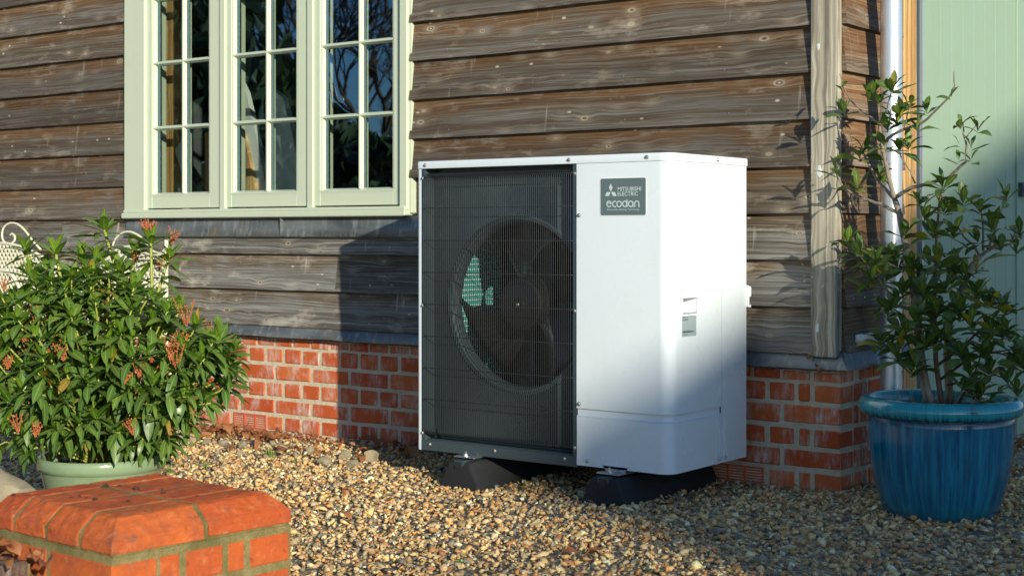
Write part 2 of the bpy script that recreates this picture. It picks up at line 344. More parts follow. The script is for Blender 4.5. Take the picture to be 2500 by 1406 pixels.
# ------------------------------------------------------------------ mesh helpers
class MB:
    def __init__(s): s.v = []; s.f = []; s.uv = []; s.t = []
    def add(s, vs, fs, uvs=None, tint=.5):
        b = len(s.v); s.v += [tuple(q) for q in vs]
        for i, f in enumerate(fs):
            s.f.append([b + k for k in f]); s.t.append(tint)
            s.uv.append(uvs[i] if uvs else None)
        return s
    def box(s, x0, x1, y0, y1, z0, z1, c=0.0, tint=.5):
        if c <= 0:
            vs = [(x, y, z) for x in (x0, x1) for y in (y0, y1) for z in (z0, z1)]
            fs = [(0, 1, 3, 2), (4, 6, 7, 5), (0, 4, 5, 1), (2, 3, 7, 6), (0, 2, 6, 4), (1, 5, 7, 3)]
            return s.add(vs, fs, None, tint)
        vs = []; idx = {}
        for i, X in enumerate((x0, x1)):
            for j, Y in enumerate((y0, y1)):
                for k, Z in enumerate((z0, z1)):
                    sx, sy, sz = (1, -1)[i], (1, -1)[j], (1, -1)[k]
                    for a in range(3):
                        p = [X + sx * c, Y + sy * c, Z + sz * c]; p[a] = (X, Y, Z)[a]
                        idx[(i, j, k, a)] = len(vs); vs.append(tuple(p))
        fs = []
        def q(*k): fs.append([idx[a] for a in k])
        for i in (0, 1): q((i, 0, 0, 0), (i, 1, 0, 0), (i, 1, 1, 0), (i, 0, 1, 0)) if i else q((i, 0, 0, 0), (i, 0, 1, 0), (i, 1, 1, 0), (i, 1, 0, 0))
        for j in (0, 1): q((0, j, 0, 1), (0, j, 1, 1), (1, j, 1, 1), (1, j, 0, 1)) if j else q((0, j, 0, 1), (1, j, 0, 1), (1, j, 1, 1), (0, j, 1, 1))
        for k in (0, 1): q((0, 0, k, 2), (1, 0, k, 2), (1, 1, k, 2), (0, 1, k, 2)) if k else q((0, 0, k, 2), (0, 1, k, 2), (1, 1, k, 2), (1, 0, k, 2))
        for i in (0, 1):
            for j in (0, 1): q((i, j, 0, 0), (i, j, 1, 0), (i, j, 1, 1), (i, j, 0, 1))
            for k in (0, 1): q((i, 0, k, 0), (i, 1, k, 0), (i, 1, k, 2), (i, 0, k, 2))
        for j in (0, 1):
            for k in (0, 1): q((0, j, k, 1), (1, j, k, 1), (1, j, k, 2), (0, j, k, 2))
        for i in (0, 1):
            for j in (0, 1):
                for k in (0, 1): q((i, j, k, 0), (i, j, k, 1), (i, j, k, 2))
        return s.add(vs, fs, None, tint)
    def prism(s, poly, axis, a0, a1, tint=.5):
        # poly: 2D points in the two other axes, extruded along axis
        n = len(poly); vs = []
        for a in (a0, a1):
            for p in poly:
                q = list(p); q.insert(axis, a); vs.append(tuple(q))
        fs = [list(range(n))[::-1], list(range(n, 2 * n))] + [[i, (i + 1) % n, n + (i + 1) % n, n + i] for i in range(n)]
        return s.add(vs, fs, None, tint)
    def tube(s, pts, rad, seg=8, cap=True, tint=.5):
        pts = [Vector(p) for p in pts]; n = len(pts)
        rr = rad if isinstance(rad, (list, tuple)) else [rad] * n
        vs = []; prev = None
        for i, p in enumerate(pts):
            t = (pts[min(i + 1, n - 1)] - pts[max(i - 1, 0)])
            t = t.normalized() if t.length > 1e-9 else Vector((0, 0, 1))
            if prev is None:
                a = t.orthogonal().normalized()
            else:
                a = prev - t * prev.dot(t); a = a.normalized() if a.length > 1e-6 else t.orthogonal().normalized()
            prev = a; b = t.cross(a)
            for k in range(seg):
                an = 2 * PI * k / seg; vs.append(p + (a * math.cos(an) + b * math.sin(an)) * rr[i])
        fs = [[i * seg + k, i * seg + (k + 1) % seg, (i + 1) * seg + (k + 1) % seg, (i + 1) * seg + k] for i in range(n - 1) for k in range(seg)]
        if cap: fs += [list(range(seg))[::-1], list(range((n - 1) * seg, n * seg))]
        return s.add(vs, fs, None, tint)
    def lathe(s, prof, c=(0, 0, 0), seg=48, wob=None):
        vs = []; n = len(prof)
        for r, z in prof:
            for k in range(seg):
                a = 2 * PI * k / seg; q = r * (1 + (wob(a, z) if wob else 0)); vs.append((c[0] + q * math.cos(a), c[1] + q * math.sin(a), c[2] + z))
        fs = [[i * seg + k, i * seg + (k + 1) % seg, (i + 1) * seg + (k + 1) % seg, (i + 1) * seg + k] for i in range(n - 1) for k in range(seg)]
        return s.add(vs, fs)
    def disc(s, c, n, r, h, seg=12, dome=.0):
        # short cylinder or dome on a face with normal n
        c = Vector(c); n = Vector(n).normalized(); a = n.orthogonal().normalized(); b = n.cross(a)
        rings = [(r, 0), (r, h * .5), (r * .72, h * .9), (0.001, h)] if dome else [(r, 0), (r, h), (.0005, h)]
        vs = [c + n * z + (a * math.cos(2 * PI * k / seg) + b * math.sin(2 * PI * k / seg)) * q for q, z in rings for k in range(seg)]
        fs = [[i * seg + k, i * seg + (k + 1) % seg, (i + 1) * seg + (k + 1) % seg, (i + 1) * seg + k] for i in range(len(rings) - 1) for k in range(seg)]
        return s.add(vs, fs)
    def mesh(s, name, m, smooth=False, tint=False, uvfn=None, fixn=True):
        me = bpy.data.meshes.new(name); me.from_pydata(s.v, [], s.f)
        me.materials.append(m)
        if any(u for u in s.uv):
            l = me.uv_layers.new(name='UVMap'); fl = []
            for f, u in zip(s.f, s.uv):
                for k in range(len(f)): fl += (list(u[k]) if u else [0, 0])
            l.data.foreach_set('uv', fl)
        elif uvfn:
            l = me.uv_layers.new(name='UVMap'); fl = []
            for f in s.f:
                for k in f: fl += list(uvfn(s.v[k]))
            l.data.foreach_set('uv', fl)
        if tint:
            at = me.attributes.new('tint', 'FLOAT', 'FACE'); at.data.foreach_set('value', s.t)
        if fixn:
            bm = bmesh.new(); bm.from_mesh(me); bmesh.ops.recalc_face_normals(bm, faces=bm.faces); bm.to_mesh(me); bm.free()
        if smooth: me.polygons.foreach_set('use_smooth', [True] * len(me.polygons))
        me.update(); return me

def link(name, me, parent=None, **props):
    o = bpy.data.objects.new(name, me); COL.objects.link(o)
    if parent is not None: o.parent = parent; o.matrix_parent_inverse = parent.matrix_world.inverted() if False else Matrix.Identity(4)
    for k, v in props.items(): o[k] = v
    return o
def part(name, mb, m, parent, smooth=False, **kw):
    props = {k: kw.pop(k) for k in list(kw) if k in ('label', 'kind', 'group')}
    me = mb if isinstance(mb, bpy.types.Mesh) else mb.mesh(name, m, smooth, **kw)
    o = link(name, me, parent)
    # parents are Empties whose own offset is undone, so meshes keep the coordinates of the place
    if parent is not None:
        off = Vector(parent.get('_off', (0, 0, 0))); o.location = -off; o['_off'] = (0, 0, 0)
        if parent.type == 'MESH': o.location = (0, 0, 0)
        del o['_off']
    for k, v in props.items(): o[k] = v
    return o
def thing(name, label, cat, loc=(0, 0, 0), group=None):
    o = bpy.data.objects.new(name, None); COL.objects.link(o); o.location = loc
    o.empty_display_size = .1; o['_off'] = tuple(loc)
    o['label'] = label; o['category'] = cat
    if group: o['group'] = group
    return o
def single(name, me, label, cat, loc=(0, 0, 0), group=None, kind=None):
    o = bpy.data.objects.new(name, me); COL.objects.link(o); o.location = loc
    if kind: o['kind'] = kind
    if cat: o['category'] = cat
    if label: o['label'] = label
    if group: o['group'] = group
    return o
def autosmooth(me, ang=35):
    bm = bmesh.new(); bm.from_mesh(me)
    for e in bm.edges:
        e.smooth = not (len(e.link_faces) == 2 and e.calc_face_angle(0) > math.radians(ang))
    for f in bm.faces: f.smooth = True
    bm.to_mesh(me); bm.free(); return me
def gz(x, y):
    g = .012 * min(0, x) - .05 * max(0, min(1, (y - .2) / 1.0)) * (1 if x > 0 else 0)
    return g + .007 * mnoise.noise(Vector((x * 2.2, y * 2.2, 0)))

ORD = 'first second third fourth fifth sixth seventh eighth ninth tenth eleventh twelfth thirteenth fourteenth fifteenth sixteenth seventeenth eighteenth nineteenth twentieth twenty-first twenty-second twenty-third twenty-fourth twenty-fifth twenty-sixth'.split()
# ================================================================== GROUND
g = MB(); NX = 90
xs = list(np.linspace(-5, 3.5, 70)); ys = list(np.linspace(-6, 2.6, 70))
xs = [-200, -60, -20, -9] + xs + [8, 20, 60, 200]; ys = [-200, -60, -20, -9] + ys + [8, 20, 60, 200]
vs = [(x, y, gz(x, y) - .008) for y in ys for x in xs]; n = len(xs)
g.add(vs, [[j * n + i, j * n + i + 1, (j + 1) * n + i + 1, (j + 1) * n + i] for j in range(len(ys) - 1) for i in range(n - 1)])
single('ground', g.mesh('ground', M['ground'], True), None, None, kind='structure')

# ================================================================== HOUSE
house = thing('timber_house', 'house corner of weathered timber boards over a red brick plinth with sage window', 'house', (0, 0, 0))
LIPS = [.450 + .1583 * i for i in range(14)]
XW0, XW1 = Xat(303, -.035), Xat(993, -.035)     # window frame edges
# --- cladding
def board_mesh(name, L0, L1, lip, h=.176, seed=0, ywall=0.0, axis=0, mat='board', flip=1, cut=None):
    """feather-edge board; runs along axis from L0 to L1; outward = -y (axis 0) or +x (axis 1)"""
    rr = random.Random(seed); ns = max(2, int((L1 - L0) / .12)); vs = []; fs = []; uvs = []
    prof = [(.0255, 0), (.026, .004), (.004, h), (-.006, h), (.0, .0)]   # (outward, up)
    npf = len(prof)
    for i in range(ns + 1):
        L = L0 + (L1 - L0) * i / ns
        w = .0022 * mnoise.noise(Vector((L * 3.1, seed * 3.7, 0))); wy = .0020 * mnoise.noise(Vector((L * 2.3, seed * 5.1, 7)))
        for k, (o, u) in enumerate(prof):
            oo = o + (wy if k < 2 else 0); uu = lip + u + (w if k < 2 or k == 4 else 0)
            vs.append((L, -oo + ywall, uu) if axis == 0 else (oo + ywall, L, uu))
    for i in range(ns):
        for k in range(npf):
            a, b = i * npf + k, i * npf + (k + 1) % npf; c, d = b + npf, a + npf
            fs.append([a, b, c, d])
            ua, ub = L0 + (L1 - L0) * i / ns, L0 + (L1 - L0) * (i + 1) / ns
            va, vb = prof[k][1], prof[(k + 1) % npf][1]
            if k == npf - 1: va, vb = -.02, 0
            uvs.append([(ua, va), (ua, vb), (ub, vb), (ub, va)])
    for i, e in ((0, 0), (ns, 1)):
        f = [i * npf + k for k in range(npf)]; fs.append(f if e else f[::-1])
        pu = [(prof[k][0] + 3.3, prof[k][1]) for k in range(npf)]; uvs.append(pu if e else pu[::-1])
    m = MB(); m.add(vs, fs, uvs); return m.mesh(name, M[mat])
front = part('weatherboard_wall', MB().box(-5.4, XW0 + .02, .006, .12, .42, 2.7).box(XW1 - .02, -.02, .006, .12, .42, 2.7)
             .box(XW0 + .02, XW1 - .02, .006, .12, .42, .93).box(XW0 + .02, XW1 - .02, .006, .12, 2.36, 2.7), M['soil'], house)
nails = MB(); sd = 0
def put_board(x0, x1, lip, **kw):
    global sd
    sd += 1; o = link('board', board_mesh('board', x0, x1, lip, seed=sd, **kw), front)
    x = math.ceil(x0 / .42) * .42 + .1 * (sd % 2)
    while x < x1 - .03:
        if x > x0 + .02: nails.disc((x + R.uniform(-.01, .01), -.0228, lip + .032 + R.uniform(-.004, .004)), (0, -1, .1), .0032, .0012, 8)
        x += .42
    return o
RIGHT = -.088
for i, z in enumerate(LIPS):
    if i < 3:
        js = {0: [-3.9, -1.2], 1: [-3.3, -2.303, -.7], 2: [-4.2, -1.75]}[i]
        pts = [-5.3] + js + [RIGHT]
        for a, b in zip(pts, pts[1:]): put_board(a + .0012, b - .0012, z, mat='board_low')
    else:
        put_board(-5.3, XW0 - .001, z)
        w = .004 * math.sin(i * 2.3)
        if z < 2.35: put_board(XW1 + .004 + (.0 if i != 3 else .09), RIGHT, z)
        else: put_board(XW0, RIGHT, z)
nl = link('nail', nails.mesh('nail', M['steel']), front); nl['kind'] = 'stuff'
# --- corner post
def postbox(x0, x1, y0, y1, z0, z1, mat='post', axis=2):
    m = MB(); m.box(x0, x1, y0, y1, z0, z1, .003)
    def f(v): return (v[2] if axis == 2 else v[axis], ((v[0] - x0) + (v[1] - y0)) * .8)
    return m.mesh('post', M[mat], uvfn=f)
cp = part('corner_post', postbox(-.096, -.003, -.034, .012, .443, 2.7), None, house, label='grey weathered square corner post')
for (px, py, w, h) in ((1998, 115, .012, .03), (2001, 418, .02, .036), (1996, 800, .012, .03)):
    c = ony(px, py, -.0345); mm = MB(); k = 9
    vs = [(c.x, c.y - .0012, c.z)] + [(c.x + math.cos(a) * w / 2 * (1 + .3 * math.sin(3 * a + px)), c.y, c.z + math.sin(a) * h / 2 * (1 + .25 * math.cos(2 * a + px))) for a in [2 * PI * q / k for q in range(k)]]
    mm.add(vs, [[0, q + 1, (q + 1) % k + 1] for q in range(k)]); link('paint_mark', mm.mesh('paint_mark', M['white_wood']), cp)
# --- return (end) wall
endw = part('end_wall', MB().box(-.12, -.018, .012, .52, .42, 2.7), M['soil'], house)
for i, z in enumerate(LIPS):
    link('board', board_mesh('board', .013, .50 + .012 * math.sin(i * 5), z, seed=200 + i, axis=1, mat='board_return', ywall=-.012), endw)
nm = MB()
for i, z in enumerate(LIPS): nm.disc((.012, .16, z + .03), (1, 0, .1), .003, .0012, 8); nm.disc((.012, .07, z + .03), (1, 0, .1), .003, .0012, 8)
nl = link('nail', nm.mesh('nail', M['steel']), endw); nl['kind'] = 'stuff'

# --- lead flashings
def sheetx(x0, x1, prof, ns=40, amp=.002, seed=0, y_kick=None):
    vs = []
    for i in range(ns + 1):
        x = x0 + (x1 - x0) * i / ns
        for k, (y, z) in enumerate(prof):
            w = amp * mnoise.noise(Vector((x * 7, k * 2.1, seed))) * (1 if k else 0)
            vs.append((x, y - abs(w), z + (w * 1.2 if k == len(prof) - 2 else 0)))
    n = len(prof); fs = [[i * n + k, (i + 1) * n + k, (i + 1) * n + k + 1, i * n + k + 1] for i in range(ns) for k in range(n - 1)]
    return MB().add(vs, fs)
lead1 = part('lead_flashing', sheetx(XW0 + .0, -1.80, [(-.001, .932), (-.018, .925), (-.024, .885), (-.036, .843), (-.033, .841)], 50, .004, 3), M['lead'], house, smooth=True, label='grey lead apron under the window sill')
for xx in (-2.62,):
    link('lead_joint', MB().box(xx, xx + .004, -.040, -.02, .846, .925).mesh('lead_joint', M['lead']), lead1)
lead2 = part('lead_flashing', sheetx(-5.3, .0, [(.004, .465), (-.012, .458), (-.030, .425), (-.043, .404), (-.041, .401), (-.02, .415)], 110, .004, 5), M['lead'], house, smooth=True, label='lead drip strip between the boards and the bricks')
mm = sheetx(-.0, .54, [(.004, .465), (-.012, .458), (-.030, .425), (-.043, .404), (-.041, .401), (-.02, .415)], 20, .003, 9)
mm.v = [(-y + .0, x, z) if True else None for (x, y, z) in mm.v]
# mitre the corner
mm.v = [(x, min(y, y) - (x if y < .03 else 0) * (1 - y / .03 if y < .03 else 0), z) for (x, y, z) in mm.v]
part('lead_flashing', mm, M['lead'], house, smooth=True)
part('lead_flashing', MB().add([(-.001, -.043, .404), (.043, -.043, .404), (.043, .002, .404), (-.001, -.012, .458), (.012, -.001, .458), (-.001, .002, .458)],
     [(0, 1, 3), (1, 4, 3), (1, 2, 4), (3, 4, 5)]), M['lead'], house, smooth=False)

# --- brick plinth
plinth = part('brick_plinth', MB().box(-5.4, -.0036, .0036, .11, -.3, .392).box(-.11, -.0048, .0021, .64, -.3, .393), M['mortar'], house)
BM = {}
def brick_variant(kind, L, k, mat='brick', h=.065, depth=.1):
    key = (kind, round(L, 4), k, mat)
    if key in BM: return BM[key]
    rr = random.Random(hash(key) & 0xffff if False else int(L * 1e4) * 31 + k * 7 + len(kind))
    m = MB()
    if kind == 'cant':
        m.prism([(0, .001), (0, .026), (.036, h), (depth, h), (depth, .001)], 0, .0022, L - .0022)
    else:
        m.box(.002, L - .002, 0, depth, .0015, h - .002, .0055)
    v = []
    for p in m.v:
        j = lambda a: a + rr.uniform(-.0016, .0016)
        v.append((j(p[0]), p[1] + rr.uniform(-.0006, .0010), j(p[2]) + rr.uniform(-.0008, .0008)))
    m.v = v; BM[key] = m.mesh('brick', M[mat]); return BM[key]
def lay(parent, x, z, L, kind='plain', axis=0, out=0.0, mat='brick', depth=.1):
    o = link('brick', brick_variant(kind, L, R.randrange(5), mat, depth=depth), parent)
    jx, jo, jr = R.uniform(-.001, .001), R.uniform(-.0022, .0012), R.uniform(-.006, .006)
    if axis == 0: o.location = (x + jx, out + jo, z + R.uniform(-.0012, .0012)); o.rotation_euler = (0, jr, 0)
    else: o.location = (-out - jo, x + jx, z); o.rotation_euler = (0, jr * .5, PI / 2)
    return o
CZ = [.354 - .075 * i + .005 for i in range(7)]      # bed levels of courses from the top
VENTS = [(-2.958, -2.748), (-.5, -.289)]
for c in range(7):
    z0 = CZ[c]
    if c == 0:
        x = -.103
        lay(plinth, x, z0, .1025, 'cant')
        while x > -4.9: x -= .1125; lay(plinth, x, z0, .1025, 'cant')
        y = .004
        for k in range(5): lay(plinth, .0385 + k * .1125 if k else .003, z0, .1025 if k else .03, 'cant', axis=1)
    elif c % 2 == 1:    # header course
        spans = [(-.1025, .1025), (-.159, .047)]
        x = -.159
        while x > -4.9: x -= .1125; spans.append((x - .0005, .1025))
        for (a, L) in spans:
            if c == 5 and any(a + L / 2 > v0 - .002 and a + L / 2 < v1 + .002 for v0, v1 in VENTS): continue
            lay(plinth, a, z0, L)
        for a, L in ((.0, .215), (.225, .215), (.45, .17)): lay(plinth, a + .101 if a == 0 else a, z0, L - .101 if a == 0 else L, axis=1)
    else:
        x = -.215; lay(plinth, x, z0, .215)
        while x > -4.9: x -= .225; lay(plinth, x, z0, .215)
        for a, L in ((.101, .047), (.158, .1025), (.2705, .1025), (.383, .1025), (.4955, .1025)): lay(plinth, a, z0, L, axis=1)
for (v0, v1) in VENTS:
    vz0 = CZ[5] + .0; m = MB(); w = v1 - v0
    m.box(v0, v1, .034, .05, vz0, vz0 + .065)
    for k in range(4): xx = v0 + (w - .006) * k / 3; m.box(xx, xx + .006, -.002, .034, vz0 + .006, vz0 + .059)
    m.box(v0, v1, -.0025, .0341, vz0, vz0 + .006); m.box(v0, v1, -.0025, .0341, vz0 + .059, vz0 + .065)
    for k in range(5): zz = vz0 + .011 + k * .0098; m.box(v0 + .004, v1 - .004, -.0005, .0339, zz, zz + .0042)
    link('air_brick', m.mesh('air_brick', M['terra']), plinth)['label'] = 'red terracotta air brick'
    for k in range(15):
        if k % 5 == 0: continue

# --- window
win = part('window', MB().box(XW0, Xat(352, -.035), -.035, .10, .954, 2.40, .002).box(Xat(975, -.035), XW1, -.035, .10, .954, 2.40, .002)
           .box(XW0, XW1, -.034, .10, 2.33, 2.42, .002), M['sage'], house, label='sage green three light casement window')
fx0, fx1 = Xat(352, -.035), Xat(975, -.035)
link('sill', MB().box(XW0 - .002, XW1 + .003, -.052, .1, .927, .953, .004).box(XW0 + .004, XW1 - .003, -.045, .1, .9525, .968, .003).mesh('sill', M['sage']), win)
fr = MB()
fr.box(Xat(538, -.022), Xat(551, -.022), -.028, .1, .967, 2.34, .002).box(Xat(751.5, -.022), Xat(765.5, -.022), -.028, .1, .967, 2.34, .002)
fr.box(XW1 - .001, XW1 + .016, -.022, .05, .94, 2.40, .001)
link('mullion', fr.mesh('mullion', M['sage']), win)
YG = .006
def casement(pl, pr, gl, gr, c0, c1):
    Y = -.018
    xl, xr = Xat(pl, Y) + .002, Xat(pr, Y) - .002
    a, b = Xat(gl, YG - .004), Xat(gr, YG - .004); ca, cb = Xat(c0, Y + .006), Xat(c1, Y + .006)
    zb = 1.048; zt = 2.27
    m = MB()
    m.box(xl, a - .010, Y, .04, .974, 2.32, .002).box(b + .010, xr, Y, .04, .974, 2.32, .002)
    m.box(a - .0102, b + .0102, Y + .0007, .04, .9745, zb - .013, .002).box(a - .0102, b + .0102, Y + .0007, .04, zt + .012, 2.3195, .002)
    o = link('casement', m.mesh('casement', M['sage']), win)
    bars = MB()
    def bar_h(x0, x1, zc, w=.0105):   # moulded glazing bar with sloping faces
        for sgn in (-1, 1): pass
        bars.prism([(Y + .004, zc - .003), (Y + .004, zc + .003), (YG - .002, zc + w), (YG - .002, zc - w)], 0, x0, x1)
    def bar_v(xc, z0, z1, w=.0105):
        bars.prism([(xc - .003, Y + .0035), (xc + .003, Y + .0035), (xc + w, YG - .002), (xc - w, YG - .002)], 2, z0, z1)
    xc = (ca + cb) / 2; bar_v(xc, zb - .004, zt)
    zz = [zb + (zt - zb) * k / 4 for k in range(5)]
    for k in (1, 2, 3):
        bar_h(a - .006, xc - .001, zz[k]); bar_h(xc + .001, b + .006, zz[k])
    # bevelled rebate round the panes
    bars.prism([(a - .011, Y + .003), (a - .004, Y + .003), (a + .002, YG - .001), (a - .011, YG - .001)], 2, zb - .0135, zt)
    bars.prism([(b + .011, Y + .003), (b + .004, Y + .003), (b - .002, YG - .001), (b + .011, YG - .001)], 2, zb - .0135, zt)
    bars.prism([(Y - .001, zb - .016), (Y - .001, zb - .009), (YG - .001, zb), (YG - .001, zb - .016)], 0, a - .014, b + .014)
    link('glazing_bar', bars.mesh('glazing_bar', M['sage']), win)
    # inner face of the bars and black spacer, seen through the glass
    inn = MB()
    inn.box(xc - .006, xc + .006, YG + .0225, YG + .03, zb, zt)
    for k in (1, 2, 3): inn.box(a, b, YG + .0227, YG + .0302, zz[k] - .008, zz[k] + .008)
    link('inner_bar', inn.mesh('inner_bar', M['sage']), win)
    sp = MB()
    for (q0, q1) in ((a, xc), (xc, b)):
        for k in range(4):
            sp.box(q0 + .0, q0 + .005, YG + .003, YG + .022, zz[k], zz[k + 1]); sp.box(q1 - .005, q1, YG + .003, YG + .022, zz[k], zz[k + 1])
    link('spacer', sp.mesh('spacer', M['black']), win)
    for (q0, q1) in ((a, xc), (xc, b)):
        for k in range(4):
            pm = MB().add([(q0, YG, zz[k]), (q1, YG, zz[k]), (q1, YG, zz[k + 1]), (q0, YG, zz[k + 1])], [(0, 1, 2, 3)])
            link('pane', pm.mesh('pane', M['glass'], fixn=False), win)
casement(355, 537, 383, 516, 442, 451)
casement(551.5, 751, 577, 729, 646, 657)
casement(766, 975, 794, 964, 872, 884)
# window catch (curly stay) hanging behind the right casement
cw = [ony(*p, .05) for p in ((812, 205), (818, 215), (822, 232), (826, 246), (834, 251), (840, 245), (838, 237), (832, 239), (833, 244))]
part('window_stay', MB().tube(cw, .0022, 6), M['steel'], house, smooth=True, label='curled window stay behind the right casement')
# --- room behind
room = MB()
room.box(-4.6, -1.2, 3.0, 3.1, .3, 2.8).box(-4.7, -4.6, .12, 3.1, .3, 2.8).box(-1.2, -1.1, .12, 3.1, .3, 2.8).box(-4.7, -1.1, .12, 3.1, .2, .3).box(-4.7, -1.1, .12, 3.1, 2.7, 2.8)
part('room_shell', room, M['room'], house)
# --- garage door on the end wall
TY0, TY1 = .522, .640
tr = MB().box(-.09, .004, TY0, TY1, -.1, 2.7, .002)
part('timber_trim', tr.mesh('timber_trim', M['pine'], uvfn=lambda v: (v[2], (v[1] - TY0) + v[0])), None, house, label='new orange pine trim beside the green door')
part('brick_plinth', MB().box(-.1, -.001, .5, .60, -.3, .40), M['mortar'], house) if False else None
door = part('door', MB().box(-.10, -.046, .80, 4.4, -.03, 2.7), M['sage_door'], house, label='pale green door of vertical tongue and groove boards')
link('door_frame', MB().box(-.06, -.030, .645, .745, -.04, 2.7, .001).box(-.062, -.046, .745, .80, -.04, 2.7, .001).mesh('door_frame', M['dark']), door)
link('weather_strip', MB().box(-.03, -.022, .642, .650, -.03, 2.7).box(-.046, -.036, .795, .803, -.03, 2.7).mesh('weather_strip', M['galv']), door)
ysd = [.806] + [onx(q, 300, -.04).y for q in (2296, 2323, 2351, 2377, 2404, 2430)] + [1.73, 1.822]
jt = MB()
for a, b in zip(ysd, ysd[1:]):
    link('door_board', MB().box(-.052, -.040, a + .0013, b - .0013, -.02, 2.7, .0006).mesh('door_board', M['sage_door']), door)
    jt.box(-.0522, -.0412, b - .0012, b + .0012, -.02, 2.7)  # dark strip filling each gap stands in for the groove's shade
link('board_joint', jt.mesh('board_joint', M['joint']), door)
link('cover_strip', MB().box(-.052, -.047, 1.822, 1.872, -.02, 2.7).mesh('cover_strip', M['sage_door']), door)
y = 1.872
while y < 4.2:
    link('door_board', MB().box(-.052, -.038, y + .0012, y + .122, -.02, 2.7, .002).mesh('door_board', M['sage_door']), door); y += .1235
link('latch', MB().box(-.038, -.018, 1.885, 1.96, 1.018, 1.078, .003).box(-.018, -.008, 1.91, 1.95, 1.03, 1.066, .002).mesh('latch', M['dark']), door)
link('door_sill', MB().box(-.09, -.02, .65, 4.4, -.10, -.032, .003).mesh('door_sill', M['black']), door)
# rail line across the lower door
link('bottom_rail', MB().box(-.0399, -.0385, 1.874, 4.3, .10, .104).mesh('bottom_rail', M['black']), door)
# --- downpipe
pc = onx(2176, 570, .098); pr = .0365
dp = part('downpipe', MB().tube([(.098, pc.y, z) for z in (-.03, .3, .8, 1.4, 2.0, 2.7)], pr, 40), M['galv'], house, smooth=True, label='bright galvanised round downpipe by the green door')
link('pipe_bracket', MB().box(.0, .09, pc.y - .05, pc.y - .03, .49, .515, .002).box(.01, .016, pc.y - .10, pc.y + .04, .485, .515, .002).mesh('pipe_bracket', M['galv']), dp)

# ================================================================== THINGS IN THE ROOM
def leaning(name, pts, th, mat, label, cat):
    """flat board standing in the room, outline given as points in the room, thickness th away from the window"""
    vs = [tuple(p) for p in pts] + [(p[0], p[1] + th, p[2]) for p in pts]; n = len(pts)
    m = MB().add(vs, [list(range(n)), list(range(n, 2 * n))[::-1]] + [[i, (i + 1) % n, n + (i + 1) % n, n + i] for i in range(n)])
    me = m.mesh(name, M[mat], uvfn=lambda v: (v[2], v[0]))
    return single(name, me, label, cat)
Yp = .125
a, b = Xat(388, Yp), Xat(425, Yp)
single('pine_post', MB().box(a, b, Yp, Yp + .10, .3, 2.02, .002).mesh('pine_post', M['pine'], uvfn=lambda v: (v[2], v[0] - a)), 'yellow pine post standing behind the left casement', 'post')
leaning('pine_offcut', [ony(x, y, .3) for x, y in ((500, 325), (520, 320), (520, 470), (500, 470))], .05, 'pine', 'narrow pine panel behind the right edge of the left casement', 'panel')
leaning('cardboard_sheet', [ony(x, y, .42) for x, y in ((420, 315), (445, 320), (455, 375), (420, 355))], .03, 'cardboard', 'tan card sheet beside the pine post indoors', 'card')
leaning('orange_panel', [ony(x, y, .36) for x, y in ((425, 470), (425, 372), (440, 385), (460, 412), (478, 440), (488, 470))], .05, 'orange_panel', 'orange brown curved panel low behind the left casement', 'panel')
cv = [ony(x, y, .34) for x, y in ((422, 345), (436, 362), (448, 382), (462, 405), (476, 430), (488, 452), (498, 475))]
single('dark_hoop', MB().tube(cv, .012, 8).mesh('dark_hoop', M['ink'], True), 'dark curved edge strip in front of the orange panel indoors', 'hoop')
leaning('white_door_leaf', [ony(x, y, .30) for x, y in ((660, 215), (690, 240), (712, 320), (728, 400), (730, 470), (655, 470), (660, 300))], .035, 'white_wood', 'broad white panel leaning indoors behind the middle casement', 'panel')
leaning('white_skirting', [ony(x, y, .40) for x, y in ((588, 200), (600, 225), (625, 330), (652, 470), (622, 470), (600, 360), (588, 290))], .03, 'white_wood', 'long white skirting board leaning indoors left of the broad white panel', 'board')
leaning('pine_plank', [ony(x, y, .38) for x, y in ((588, 310), (600, 350), (625, 470), (598, 470), (588, 430))], .03, 'pine', 'short pine plank leaning below the white skirting indoors', 'plank')

